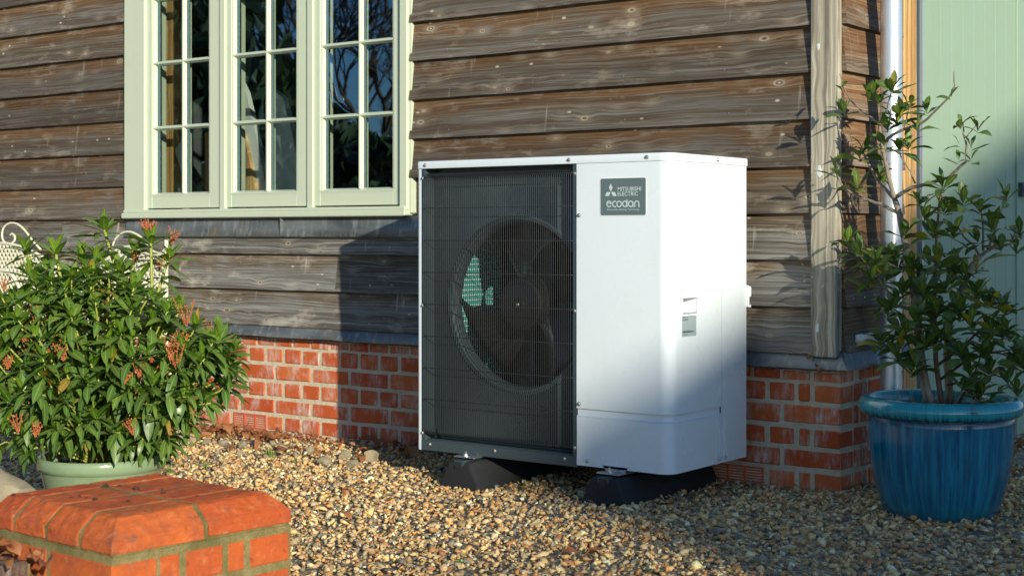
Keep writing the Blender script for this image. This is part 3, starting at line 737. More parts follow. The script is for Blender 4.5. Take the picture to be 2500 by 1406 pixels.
# ================================================================== HEAT PUMP
UX0, UX1, UY, UYB, UZ0, UZ1 = -1.355, -.305, -.592, -.094, .096, 1.112
hp = thing('heat_pump', 'large white air source heat pump with black wire fan grille and grey badge', 'heat pump', (-.83, -.34, .09))
RC = .042
def corner(x0, y1, off=0.0, seg=10):
    """plan path of the front-to-side skin from (x0, front) round the corner to (side, y1)"""
    cx, cy = UX1 - RC, UY + RC; r = RC + off
    pts = [(x0, UY - off)]
    for k in range(seg + 1):
        a = -PI / 2 + (PI / 2) * k / seg; pts.append((cx + r * math.cos(a), cy + r * math.sin(a)))
    pts.append((UX1 + off, y1)); return pts
def skin(path, z0, z1, th=.004, extra_y=(), zs=None, hole=None):
    """thin folded sheet following a plan path; hole=(y0,y1,z0,z1) is left open in the side face"""
    pts = list(path)
    if hole:
        last = pts.pop(); pts += [(last[0], hole[0]), (last[0], hole[1]), last]
    zz = sorted(set([z0, z1] + (list(hole[2:]) if hole else [])))
    # inward offset
    inn = []
    for i, p in enumerate(pts):
        a = pts[max(i - 1, 0)]; b = pts[min(i + 1, len(pts) - 1)]
        t = Vector((b[0] - a[0], b[1] - a[1])).normalized(); nrm = Vector((-t.y, t.x)); inn.append((p[0] + nrm.x * th, p[1] + nrm.y * th))
    m = MB(); n = len(pts); nz = len(zz)
    vs = [(x, y, z) for z in zz for x, y in pts] + [(x, y, z) for z in zz for x, y in inn]
    o = n * nz; fs = []
    def ishole(i, k): return hole and abs(pts[i][1] - hole[0]) < 1e-6 and i == n - 3 and zz[k] >= hole[2] - 1e-6 and zz[k + 1] <= hole[3] + 1e-6
    for k in range(nz - 1):
        for i in range(n - 1):
            if ishole(i, k): continue
            a, b, c, d = k * n + i, k * n + i + 1, (k + 1) * n + i + 1, (k + 1) * n + i
            fs.append([a, b, c, d]); fs.append([o + d, o + c, o + b, o + a])
    for i in range(n - 1):
        fs.append([i, o + i, o + i + 1, i + 1]); t = (nz - 1) * n; fs.append([t + i, t + i + 1, o + t + i + 1, o + t + i])
    for k in range(nz - 1):
        fs.append([k * n, (k + 1) * n, o + (k + 1) * n, o + k * n]); e = n - 1; fs.append([k * n + e, o + k * n + e, o + (k + 1) * n + e, (k + 1) * n + e])
    m.add(vs, fs); return m
XD = -.664; YS = -.265
HH = (-.520, -.428, .598, .650)
me = skin(corner(XD, YS - .0012), .2825, 1.086, hole=HH).mesh('front_panel', M['white'], fixn=False); autosmooth(me)
fp = part('front_panel', me, None, hp)
me = skin([(UX1, YS + .0012), (UX1, UYB)], UZ0, 1.086).mesh('rear_side_panel', M['white'], fixn=False); part('rear_side_panel', me, None, hp)
# service panel: recessed grip strip, then the proud lower face
me = skin(corner(XD + .001, YS - .004, -.006), .2555, .2815).mesh('service_panel', M['white'], fixn=False); autosmooth(me); part('grip_strip', me, None, hp)
me = skin(corner(XD + .001, YS - .0012, .0), UZ0 + .0, .2565).mesh('service_panel', M['white'], fixn=False); autosmooth(me); sp = part('service_panel', me, None, hp)
# ledge joining strip and face
pa, pb = corner(XD + .001, YS - .0012, .0), corner(XD + .001, YS - .0012, -.0065)
m = MB(); n = len(pa); m.add([(x, y, .2572) for x, y in pa] + [(x, y, .262) for x, y in pb], [[i, i + 1, n + i + 1, n + i] for i in range(n - 1)])
link('panel_ledge', m.mesh('panel_ledge', M['white'], True), sp)
# embossed slots and knock-outs
em = MB()
for yy in (-.290, -.240):
    ring = [(UX1 + .0006, yy + .009 * math.cos(a), .118 + (.115 if math.sin(a) > 0 else 0) + .009 * math.sin(a)) for a in [2 * PI * k / 20 for k in range(21)]]
    em.tube(ring, .0011, 6, False)
for zz_ in (.228, .188):
    ring = [(UX1 + .0004, -.506 + .0155 * math.cos(a), zz_ + .0155 * math.sin(a)) for a in [-PI / 2 + PI * k / 14 for k in range(15)]]
    em.tube(ring, .0008, 6, False)
link('embossing', em.mesh('embossing', M['white'], True), sp)
# left side, rear and inner bulkheads
body = MB()
body.box(UX0, UX0 + .004, UY + .012, UYB, UZ0, 1.086)
part('left_panel', body.mesh('left_panel', M['white']), None, hp)
lf = MB(); pts = [(UX0 + .021, UY)] + [(UX0 + .012 - .012 * math.sin(a), UY + .012 - .012 * math.cos(a)) for a in [PI / 2 * k / 6 for k in range(7)]] + [(UX0, UY + .03)]
m2 = MB(); n = len(pts); m2.add([(x, y, z) for z in (UZ0 - .008, 1.0855) for x, y in pts], [[i, n + i, n + i + 1, i + 1] for i in range(n - 1)])
me = m2.mesh('left_flange', M['white']); autosmooth(me); part('left_flange', me, None, hp)
bk = MB().box(UX0 + .005, UX1 - .006, UYB - .004, UYB, UZ0, .30).box(XD - .006, XD + .004, UY + .012, UYB - .006, .10, 1.08)
bk.box(UX0 + .005, UX1 - .03, UY + .014, UYB - .0045, UZ0 + .001, UZ0 + .02)
bk.box(UX1 - .0305, UX1 - .007, UY + .05, UYB - .005, UZ0 + .001, UZ0 + .02)
part('chassis', bk, M['dark'], hp)
# lid
def lidpts(off):
    p = [(UX0 - off + .0, UYB + off), (UX0 - off, UY + .012)] + [(UX0 + .012 - (.012 + off) * math.cos(a), UY + .012 - (.012 + off) * math.sin(a)) for a in [PI / 2 * k / 5 for k in range(1, 6)]]
    c = corner(-.5, UYB + off, off); return p + c[1:]
m = MB(); lv = [(.0025, 1.0862), (.0028, 1.088), (.0028, 1.107), (.0015, 1.1105), (-.003, 1.1125)]
rings = [lidpts(o) for o, z in lv]; n = len(rings[0])
vs = [(x, y, z) for (o, z), rg in zip(lv, rings) for x, y in rg]
fs = [[k * n + i, k * n + (i + 1) % n, (k + 1) * n + (i + 1) % n, (k + 1) * n + i] for k in range(len(lv) - 1) for i in range(n)]
fs += [[(len(lv) - 1) * n + i for i in range(n)], [i for i in range(n)][::-1]]
m.add(vs, fs); me = m.mesh('lid', M['white']); autosmooth(me, 30); part('lid', me, None, hp)
# fan bay
GX0, GX1 = UX0 + .021, XD - .0
fy = UY + .055; fc = Vector((-.948, fy, .612)); FR = .311
m = MB(); sg = 72
outer = []
for k in range(sg):
    a = 2 * PI * k / sg; c, s_ = math.cos(a), math.sin(a)
    # intersection with bay rectangle
    x0, x1, z0, z1 = GX0 + .014, GX1 - .012, UZ0 + .03, 1.0855
    tx = ((x1 - fc.x) / c if c > 1e-6 else ((x0 - fc.x) / c if c < -1e-6 else 9)); tz = ((z1 - fc.z) / s_ if s_ > 1e-6 else ((z0 - fc.z) / s_ if s_ < -1e-6 else 9))
    t = min(tx, tz); outer.append((fc.x + c * t, fy, fc.z + s_ * t))
prof = [(FR, 0), (FR - .008, -.006), (FR - .018, -.004), (FR - .026, .010), (FR - .029, .030), (FR - .029, .045)]
vs = outer[:]
for r_, dy in prof: vs += [(fc.x + max(-9, min(9, r_ * math.cos(2 * PI * k / sg))), fy + dy, fc.z + r_ * math.sin(2 * PI * k / sg)) for k in range(sg)]
vs = [(min(max(x, GX0 + .004), GX1 - .004), y, z) for x, y, z in vs]
fs = [[j * sg + k, j * sg + (k + 1) % sg, (j + 1) * sg + (k + 1) % sg, (j + 1) * sg + k] for j in range(len(prof)) for k in range(sg)]
m.add(vs, fs); me = m.mesh('fan_shroud', M['dark'], fixn=False); autosmooth(me, 40); part('fan_shroud', me, None, hp)
bay = MB()
bay.box(GX0, GX0 + .013, UY + .0035, UY + .075, UZ0 + .024, 1.0852)          # left inner return
bay.box(GX1 - .017, GX1 - .001, UY + .0032, UY + .07, UZ0 + .024, 1.0853)     # divider strip
bay.box(GX0, GX1 - .001, UY + .012, UY + .07, UZ0 + .012, UZ0 + .031)           # tray
part('bay_frame', bay, M['dark'], hp)
part('bottom_rail', MB().box(GX0 - .001, GX1 + .0005, UY - .001, UY + .012, UZ0 - .008, UZ0 + .027, .0015), M['dark'], hp)
# coil: rear and left side
part('shaded_rear_coil', MB().box(UX0 + .03, XD - .03, UYB - .045, UYB - .02, .13, 1.07), M['fan'], hp)  # rear coil as a near-black sheet, the bay's shade put into its colour
co = MB().box(UX0 + .012, UX0 + .032, UY + .10, UYB - .03, .13, 1.07)
cl = part('heat_exchanger', co, M['coil'], hp)
tb = MB()
z = .14
while z < 1.06:
    tb.tube([(UX0 + .036, UY + .10, z), (UX0 + .036, UYB - .05, z)], .0030, 6)
    z += .0188
link('coil_tube', tb.mesh('coil_tube', M['tube'], True), cl)['kind'] = 'stuff'
fn = MB(); y = UY + .104
while y < UYB - .05: fn.box(UX0 + .031, UX0 + .0352, y, y + .0022, .13, 1.07); y += .0075
link('coil_fin', fn.mesh('coil_fin', M['coil']), cl)['kind'] = 'stuff'
# fan
fcen = Vector((fc.x - .0, fy + .055, fc.z))
hub = MB(); prof = [(.001, -.052), (.022, -.052), (.024, -.047), (.070, -.045), (.088, -.040), (.094, -.028), (.096, .03), (.096, .07)]
vs = [(fcen.x + r_ * math.cos(2 * PI * k / 40), fcen.y + dy, fcen.z + r_ * math.sin(2 * PI * k / 40)) for r_, dy in prof for k in range(40)]
hub.add(vs, [[j * 40 + k, j * 40 + (k + 1) % 40, (j + 1) * 40 + (k + 1) % 40, (j + 1) * 40 + k] for j in range(len(prof) - 1) for k in range(40)])
me = hub.mesh('fan_hub', M['fan']); autosmooth(me, 40)
fan = part('fan', me, None, hp)
link('bolt', MB().disc((fcen.x, fcen.y - .052, fcen.z), (0, -1, 0), .007, .008, 10, 1).mesh('bolt', M['steel'], True), fan)
for b_ in range(3):
    a0 = math.radians(198 + 120 * b_); m = MB(); nu, nv = 9, 9; top = []
    for i in range(nu + 1):
        rr_ = .090 + (.270 - .090) * i / nu; w = math.radians(48 + 16 * (i / nu) ** .8)
        for j in range(nv + 1):
            t = j / nv; sweep = math.radians(22) * (i / nu) ** 1.3
            a = a0 + w * t - sweep; dy = -.030 + .085 * t + .012 * math.sin(PI * t)
            top.append((fcen.x + rr_ * math.cos(a), fcen.y + dy, fcen.z + rr_ * math.sin(a)))
    n = nv + 1; fs = [[i * n + j, i * n + j + 1, (i + 1) * n + j + 1, (i + 1) * n + j] for i in range(nu) for j in range(nv)]
    m.add(top, fs); me = m.mesh('blade', M['fan'], True, fixn=False)
    o = link('blade', me, fan); md = o.modifiers.new('thick', 'SOLIDIFY'); md.thickness = .004
# stator bracket behind the fan
part('motor_bracket', MB().box(fc.x - .05, fc.x - .03, fy + .14, fy + .155, .13, 1.07).box(fc.x + .03, fc.x + .05, fy + .14, fy + .155, .13, 1.07).box(fc.x - .06, fc.x + .06, fy + .12, fy + .14, fc.z - .06, fc.z + .06), M['dark'], hp)
# wire grille
wy = UY - .0065; wm = MB(); nW = 74
wx0, wx1 = GX0 + .016, GX1 - .020
for i in range(nW):
    x = wx0 + (wx1 - wx0) * i / (nW - 1)
    wm.tube([(x, wy + .045, 1.066), (x, wy + .022, 1.068), (x, wy + .006, 1.062), (x, wy, 1.048), (x, wy, .6), (x, wy, .165), (x, wy + .004, .150), (x, wy + .018, .141), (x, wy + .045, .139)], .00125, 5, False)
for z in (1.055, .946, .832, .719, .606, .493, .381, .270, .153):
    wm.tube([(wx0 - .006, wy + .040, z), (wx0 - .004, wy + .015, z), (wx0, wy + .002, z), (wx1, wy + .002, z), (wx1 + .005, wy + .010, z), (wx1 + .010, wy + .016, z)], .0017, 5, False)
part('wire_grille', wm, M['wire'], hp, smooth=True, fixn=False)
# screws
def screw(p, n, r_=.0052):
    m = MB(); m.disc(p, n, r_ * 1.35, .0012, 12); q = Vector(p) + Vector(n) * .001; m.disc(q, n, r_, .0045, 10, 1)
    return part('screw', m, M['steel'], hp)
for x, z in ((-1.315, 1.098), (-.693, 1.099), (-.391, 1.099)): screw((x, UY - .0026, z), (0, -1, 0))
for x, z in ((-1.329, 1.052), (-.673, 1.053), (-.654, .916), (-1.329, .6), (-.673, .601), (-.654, .297), (-1.329, .148), (-.673, .151), (-.623, .112)): screw((x, UY + .0 if x > -.66 or x < -1 else UY + .003, z), (0, -1, 0))
for x, z in ((-1.294, .110), (-1.003, .112), (-.711, .112)): screw((x, UY - .001, z), (0, -1, 0))
for y, z in ((-.284, .112), (-.240, .112)): screw((UX1, y, z), (1, 0, 0))
screw((UX1 + .0026, -.298, 1.099), (1, 0, 0))
# badge
def text_mesh(body, size, bold=0.0):
    c = bpy.data.curves.new('t', 'FONT'); c.body = body; c.size = size; c.offset = bold; c.extrude = 0.0; c.resolution_u = 3
    o = bpy.data.objects.new('t', c); COL.objects.link(o)
    dg = bpy.context.evaluated_depsgraph_get(); me = bpy.data.meshes.new_from_object(o.evaluated_get(dg))
    bpy.data.objects.remove(o, do_unlink=True); return me
def fit_text(body, mat, fn, w, h, bold=0.0):
    """text scaled to w x h; fn maps (u,v) in metres to the place"""
    me = text_mesh(body, 1.0, bold); xs_ = [v.co.x for v in me.vertices]; ys_ = [v.co.y for v in me.vertices]
    x0, x1, y0, y1 = min(xs_), max(xs_), min(ys_), max(ys_)
    for v in me.vertices: v.co = fn((v.co.x - x0) / (x1 - x0) * w, (v.co.y - y0) / (y1 - y0) * h)
    me.materials.clear(); me.materials.append(mat); me.name = 'lettering'; return me
BX0, BX1, BZ0, BZ1 = -.568, -.396, .915, 1.034
yb = UY - .0016
def rrect(x0, x1, z0, z1, r, y0, y1, seg=5):
    p = []
    for cx_, cz_, a0 in ((x1 - r, z1 - r, 0), (x0 + r, z1 - r, 90), (x0 + r, z0 + r, 180), (x1 - r, z0 + r, 270)):
        for k in range(seg + 1):
            a = math.radians(a0 + 90 * k / seg); p.append((cx_ + r * math.cos(a), cz_ + r * math.sin(a)))
    return MB().prism(p, 1, y0, y1)
badge = part('badge', rrect(BX0, BX1, BZ0, BZ1, .005, yb, UY - .0002), M['badge'], hp, label='dark grey rectangular maker badge with pale lettering')
part_border = link('badge_edge', rrect(BX0 - .003, BX1 + .003, BZ0 - .003, BZ1 + .003, .007, UY - .0008, UY - .0001).mesh('badge_edge', M['plastic']), badge)
yt = yb - .0005
def bxy(cx_, cy_):     # enlarged-photo coordinates of the badge to the badge plane
    u = (cx_ - 318) / 1297; return (BX0 + u * (BX1 - BX0), yt, BZ1 - (cy_ - (210 - 35 * u)) / 1043 * (BZ1 - BZ0))
emb = MB()
for poly in (((617, 345), (672, 462), (617, 578), (562, 462)), ((500, 588), (612, 588), (562, 703), (452, 705)), ((625, 585), (738, 582), (790, 702), (682, 702))):
    emb.add([bxy(*p) for p in poly], [(0, 1, 2, 3)])
link('emblem', emb.mesh('emblem', M['print']), badge)
def bt(txt, x0, y0, x1, y1, thick=0):
    p0, p1 = bxy(x0, y1), bxy(x1, y1 - 10); q0 = bxy(x0, y0)
    w, h = p1[0] - p0[0], q0[2] - p0[2]; sl_ = (p1[2] - p0[2]) * 0
    link('lettering', fit_text(txt, M['print'], lambda u, v: (p0[0] + u, yt, p0[2] + v), w, h, thick), badge)
bt('MITSUBISHI', 818, 443, 1488, 560, .012); bt('ELECTRIC', 818, 583, 1396, 697, .012)
bt('Renewable Heating Technology', 518, 1062, 1442, 1127, .0)
def ribbon(mb, pts, w):
    pts = [Vector(p) for p in pts]; L_, R_ = [], []
    for i, p in enumerate(pts):
        t = (pts[min(i + 1, len(pts) - 1)] - pts[max(i - 1, 0)]).normalized(); nn = Vector((-t.y, t.x)) * w / 2
        L_.append(p + nn); R_.append(p - nn)
    vs = [bxy(q.x, q.y) for q in L_ + R_]; n = len(pts); lay_ = len(mb.v) * 4e-7 + 1e-4
    vs = [(a, b - lay_, c) for a, b, c in vs]
    mb.add(vs, [[i, i + 1, n + i + 1, n + i] for i in range(n - 1)])
def arc(cx_, cy_, rx, ry, a0, a1, k=20): return [(cx_ + rx * math.cos(math.radians(a0 + (a1 - a0) * i / k)), cy_ + ry * math.sin(math.radians(a0 + (a1 - a0) * i / k))) for i in range(k + 1)]
em2 = MB(); wd = 32
ribbon(em2, arc(568, 925, 62, 80, 8, -180) + arc(568, 925, 62, 80, 180, 35), wd); ribbon(em2, [(515, 905), (628, 905)], 26)
ribbon(em2, arc(735, 925, 62, 78, -50, -310), wd)
ribbon(em2, arc(860, 922, 64, 78, 0, 360, 30), wd)
ribbon(em2, arc(1022, 918, 60, 78, 0, 360, 30), wd); ribbon(em2, [(1088, 790), (1088, 1000)], wd)
ribbon(em2, arc(1192, 915, 62, 78, 0, 360, 30), wd); ribbon(em2, [(1257, 846), (1257, 1005)], wd)
ribbon(em2, [(1310, 1005), (1310, 895)] + arc(1368, 895, 58, 60, 180, 360) + [(1428, 1005)], wd)
link('lettering', em2.mesh('lettering', M['print'], fixn=False), badge)
# rating label and carrying handle on the side
xs_ = UX1 + .0006
lab = part('rating_label', MB().box(UX1 + .0001, xs_, -.522, -.433, .527, .604), M['label'], hp, label='silver grey rating label under the side handle')
def side_fn(y0, z0): return lambda u, v: (xs_ + .0004, y0 + u, z0 + v)
def st(txt, y0, z0, w, h): link('lettering', fit_text(txt, M['ink'], side_fn(y0, z0), w, h), lab)
em3 = MB()
for poly in (((0, .0), (.0025, .005), (0, .01), (-.0025, .005)), ((-.001, -.0002), (-.0055, -.0002), (-.008, -.0052), (-.0032, -.0052)), ((.001, -.0002), (.0055, -.0002), (.008, -.0052), (.0032, -.0052))):
    em3.add([(xs_ + .0004, -.5105 + a, .5925 + b) for a, b in poly], [(0, 1, 2, 3)])
link('emblem', em3.mesh('emblem', M['ink']), lab)
st('MITSUBISHI', -.500, .5935, .018, .0045); st('ELECTRIC', -.500, .5880, .016, .0045); st('CE', -.468, .591, .008, .006)
for k in range(5): link('lettering', MB().box(xs_, xs_ + .0003, -.520, -.520 + (.036, .034, .05, .07, .034)[k], (.5815, .5785, .545, .540, .533)[k], (.5830, .5800, .5465, .5435, .5345)[k]).mesh('lettering', M['ink']), lab)
hd = MB(); (y0, y1, z0, z1) = HH; o = .0035
hd.box(UX1 - .002, UX1 + o, y0 - .006, y0, z0 - .006, .672, .001).box(UX1 - .002, UX1 + o, y1, y1 + .006, z0 - .006, .672, .001)
hd.box(UX1 - .002, UX1 + o, y0 - .001, y1 + .001, z0 - .006, z0, .001).box(UX1 - .002, UX1 + o + .002, y0 - .001, y1 + .001, z1, z1 + .006, .001)
hd.box(UX1 - .002, UX1 + .0022, y0 - .001, y1 + .001, z1 + .005, .684, .001)
hd.box(UX1 - .05, UX1 - .046, y0, y1, z0, z1 + .03)
hd.box(UX1 - .05, UX1, y0 - .004, y0, z0, z1 + .03); hd.box(UX1 - .05, UX1, y1, y1 + .004, z0, z1 + .03); hd.box(UX1 - .05, UX1, y0, y1, z0 - .004, z0)
# scoop
nsg = 8; sc_ = []
for i in range(nsg + 1):
    a = PI / 2 * i / nsg; sc_.append((UX1 - .046 * math.sin(a), z0 + .040 * (1 - math.cos(a))))
hd.add([(x, y, z) for y in (y0, y1) for x, z in sc_], [[i, i + 1, nsg + 2 + i, nsg + 1 + i] for i in range(nsg)])
me = hd.mesh('handle', M['plastic']); part('handle', me, None, hp)
rh = MB(); rh.box(UX1 - .01, UX1 + .010, UYB, UYB + .006, .605, .680, .003).box(UX1 - .01, UX1 + .012, UYB + .004, UYB + .016, .640, .676, .003).box(UX1 - .004, UX1 + .012, UYB + .004, UYB + .014, .604, .614, .002)
part('handle', rh, M['plastic'], hp, label='white rear grab handle on the back corner')
# feet of the unit
for xc in (-1.105, -.512):
    part('foot_rail', MB().box(xc - .045, xc + .045, UY - .045, UYB + .04, .084, .0885, .001).prism([(xc - .035, .0885), (xc + .035, .0885), (xc + .05, .104), (xc - .05, .104)], 1, UY + .0, UYB), M['zinc'], hp)

# ================================================================== RUBBER SUPPORT BLOCKS
for xc, lb in ((-1.105, 'black rubber support block under the fan side of the heat pump'), (-.512, 'black rubber support block under the right panel of the heat pump')):
    t = thing('support_block', lb, 'support block', (xc, -.36, 0), 'rubber blocks carrying the heat pump')
    m = MB()
    ys_ = [-.665, -.66, -.64, -.1, -.07, -.06]; wt_ = [.040, .046, .050, .050, .046, .04]; wb = [.078, .086, .090, .090, .086, .08]; hz = [.062, .070, .076, .076, .07, .062]
    vs = []
    for y, a, b, h in zip(ys_, wt_, wb, hz): vs += [(xc - b, y, -.04), (xc - b * .98, y, .0), (xc - a - .008, y, h - .01), (xc - a, y, h), (xc + a, y, h), (xc + a + .008, y, h - .01), (xc + b * .98, y, .0), (xc + b, y, -.04)]
    fs = [[i * 8 + k, i * 8 + k + 1, (i + 1) * 8 + k + 1, (i + 1) * 8 + k] for i in range(5) for k in range(7)] + [list(range(8)), list(range(40, 48))[::-1]]
    m.add(vs, fs); rb_o = part('rubber_body', m, M['rubber'], t, smooth=True)
    bv_ = rb_o.modifiers.new('soft', 'BEVEL'); bv_.width = .012; bv_.segments = 3; bv_.limit_method = 'ANGLE'; bv_.angle_limit = math.radians(22)
    part('mounting_channel', MB().box(xc - .021, xc + .021, -.6645, -.06, .045, .0785), M['dark'], t)
    part('channel_slot', MB().box(xc - .012, xc + .012, -.669, -.66, .05, .073), M['black'], t)
    b = MB(); b.disc((xc, -.625, .0885), (0, 0, 1), .014, .002, 14); b.disc((xc, -.625, .0905), (0, 0, 1), .008, .007, 6); b.disc((xc, -.625, .0975), (0, 0, 1), .004, .008, 8)
    part('bolt', b, M['zinc'], t)

# ================================================================== PLANT POTS
def lathe_obj(prof, mat, c, name, seg=64):
    return MB().lathe(prof, (0, 0, 0), seg).mesh(name, M[mat], True)
# blue glazed pot
PC = Vector((.400, -.158, -.006))
bp = thing('glazed_pot', 'large blue glazed plant pot with a turquoise rolled rim standing on gravel', 'plant pot', PC)
prof = [(.0, .0), (.158, .0), (.166, .004), (.182, .04), (.197, .09), (.208, .14), (.215, .19), (.2195, .24), (.2205, .28), (.2215, .302)]
prof += [(.218 + .0, .306), (.230, .305), (.2405, .312), (.2455, .324), (.2455, .338), (.240, .350), (.229, .3585), (.215, .360), (.205, .354), (.200, .343)]
prof += [(.200, .31), (.197, .26), (.19, .20)]
wobf = lambda a, z: .004 * math.sin(2 * a + 1) + .002 * math.sin(5 * a)
me = MB().lathe(prof, (0, 0, 0), 72, wobf).mesh('pot_body', M['blue'], True); o = link('pot_body', me, bp)
me = MB().add([(0, 0, .318)] + [(.198 * math.cos(2 * PI * k / 40), .198 * math.sin(2 * PI * k / 40), .300 + .006 * math.sin(k * 1.7)) for k in range(40)], [[0, k + 1, (k + 1) % 40 + 1] for k in range(40)]).mesh('soil', M['soil'], True)
link('soil', me, bp)
# green pot
D2 = 4.55; GC = ond(249, 570, D2); GC.z = gz(GC.x, GC.y)
grz = .857 - (1112 - 570) / F * D2 - GC.z; gr_ = 153 / F * D2
gp = thing('green_pot', 'shallow sage green glazed pot with a rolled rim behind the brick pier', 'plant pot', GC)
q = grz / .19
prof = [(0, 0), (gr_ * .66, 0), (gr_ * .68, .004), (gr_ * .80, .06 * q), (gr_ * .90, .12 * q), (gr_ * .945, .152 * q), (gr_ * .955, .156 * q), (gr_ * .985, .158 * q), (gr_ * .999, .170 * q), (gr_, .186 * q), (gr_ * .98, .194 * q), (gr_ * .95, .194 * q), (gr_ * .92, .186 * q), (gr_ * .90, .15 * q)]
link('pot_body', MB().lathe(prof, (0, 0, 0), 64).mesh('pot_body', M['green_glaze'], True), gp)
link('soil', MB().add([(0, 0, .172 * q)] + [(gr_ * .915 * math.cos(2 * PI * k / 36), gr_ * .915 * math.sin(2 * PI * k / 36), (.160 + .006 * math.sin(k * 1.7)) * q) for k in range(36)], [[0, k + 1, (k + 1) % 36 + 1] for k in range(36)]).mesh('soil', M['soil'], True), gp)

# ================================================================== FOLIAGE
def leaf_geo(L, w, droop, fold=.25, ns=5, twist=0.0, wavy=0.0, shape=0):
    """leaf along +x, up +z; returns vertices, faces, uvs"""
    vs, fs, uvs = [], [], []
    for i in range(ns + 1):
        t = i / ns
        if shape == 0: hw = w / 2 * (math.sin(PI * min(1, t ** .85 * 1.0)) ** .75 if 0 < t < 1 else (.10 if t == 0 else .01))
        else: hw = w / 2 * (math.sin(PI * t ** 1.25) ** .9 if 0 < t < 1 else (.08 if t == 0 else .03))
        x = L * t; z = -droop * L * t * t; tw = twist * t
        for s_ in (-1, 0, 1):
            y = s_ * hw; zz = z + abs(s_) * hw * fold + (wavy * w * math.sin(i * 2.3 + s_) if s_ else 0)
            vs.append((x - droop * .3 * L * t * t, y * math.cos(tw) - 0 * zz, zz + y * math.sin(tw)))
        if i:
            b = (i - 1) * 3
            for s_ in (0, 1):
                fs.append([b + s_, b + s_ + 1, b + s_ + 4, b + s_ + 3])
                uvs.append([(s_ * .5, (i - 1) / ns), (s_ * .5 + .5, (i - 1) / ns), (s_ * .5 + .5, t), (s_ * .5, t)])
    return vs, fs, uvs
def frame_from(d, upv=Vector((0, 0, 1))):
    d = d.normalized(); s_ = upv.cross(d)
    if s_.length < 1e-4: s_ = Vector((1, 0, 0))
    s_.normalize(); u = d.cross(s_); return Matrix((d, s_, u)).transposed()
class Foliage:
    """collects leaves; the nearest 300 become single parts, the rest one joined part"""
    def __init__(s, variants, mat): s.var = variants; s.mat = mat; s.items = []
    def add(s, p, d, scale=1.0, roll=0.0, tint=.5, var=None):
        Rm = frame_from(d) @ Matrix.Rotation(roll, 3, 'X')
        s.items.append((Vector(p), Rm, scale, tint, R.randrange(len(s.var)) if var is None else var))
    def build(s, parent, limit=300, tints=(.1, .35, .6, .85, 1.0)):
        off = Vector(parent.get('_off', (0, 0, 0)))
        key = lambda it: (it[0] - CAM).length - it[2] * .3
        it = sorted(s.items, key=key); meshes = {}
        for p, Rm, sc, ti, va in it[:limit]:
            tq = min(tints, key=lambda q: abs(q - ti)) if ti < .93 else 1.0
            if tq == 1.0 and ti < .93: tq = .85
            if (va, tq) not in meshes:
                m = MB(); v, f, u = s.var[va]; m.add(v, f, u, tq); meshes[(va, tq)] = m.mesh('leaf', s.mat, True, True, fixn=False)
            o = link('leaf', meshes[(va, tq)], parent)
            M4 = Rm.to_4x4(); M4.translation = p - off; o.matrix_local = M4 @ Matrix.Scale(sc, 4)
        m = MB()
        for p, Rm, sc, ti, va in it[limit:]:
            v, f, u = s.var[va]; m.add([Rm @ (Vector(q) * sc) + p for q in v], f, u, ti)
        if m.v:
            o = part('foliage', m, s.mat, parent, smooth=True, tint=True, fixn=False); o['kind'] = 'stuff'

# ---- shrub in the green pot
shrub = thing('evergreen_shrub', 'dense leafy evergreen shrub with rusty bud clusters growing in the green pot', 'shrub', GC)
sv = [leaf_geo(.086, .0255, d, .20, 6, tw) for d, tw in ((.15, .1), (.30, -.15), (.05, .2), (.40, .0), (.22, -.3), (.5, .1))]
fol = Foliage(sv, M['leaf_shrub']); stems = MB(); old = MB(); buds = MB()
def whorl(c, ax, n=13, size=1.0, young=0.5, spread=(20, 95)):
    ax = ax.normalized(); b1 = ax.orthogonal().normalized(); b2 = ax.cross(b1); ph = R.uniform(0, 6.28)
    for k in range(n):
        a = ph + k * 2.399; t = k / n
        el = math.radians(spread[0] + (spread[1] - spread[0]) * t + R.uniform(-9, 9))
        d = ax * math.cos(el) + (b1 * math.cos(a) + b2 * math.sin(a)) * math.sin(el)
        sc = size * (.5 + .55 * min(1, t * 1.6 + .1)) * R.uniform(.72, 1.2)
        ti = min(.9, max(0.02, young + R.uniform(-.22, .22) - .2 * t)); ti = .98 if R.random() < .02 else ti
        fol.add(c - ax * .035 * t * size, d, sc, R.uniform(-.35, .35), ti)
def raceme(p, ax, L=.06, dense=1.0):
    ax = ax.normalized(); b1 = ax.orthogonal().normalized(); b2 = ax.cross(b1)
    for s_ in range(6):
        d = (ax + (b1 * math.cos(s_ * 1.7) + b2 * math.sin(s_ * 1.7)) * .38).normalized(); l = L * R.uniform(.7, 1.1)
        buds.tube([p, p + d * l], .0009, 4, False, .3)
        for k in range(int(12 * dense)):
            c = p + d * l * (.15 + .85 * k / 12) + Vector((R.uniform(-1, 1), R.uniform(-1, 1), R.uniform(-1, 1))) * .004
            r_ = R.uniform(.0014, .0024); vs = [c + Vector(q) * r_ for q in ((1, 0, 0), (-1, 0, 0), (0, 1, 0), (0, -1, 0), (0, 0, 1.3), (0, 0, -1.3))]
            buds.add(vs, [(0, 2, 4), (2, 1, 4), (1, 3, 4), (3, 0, 4), (2, 0, 5), (1, 2, 5), (3, 1, 5), (0, 3, 5)], None, R.random())
root = GC + Vector((0, 0, .17))
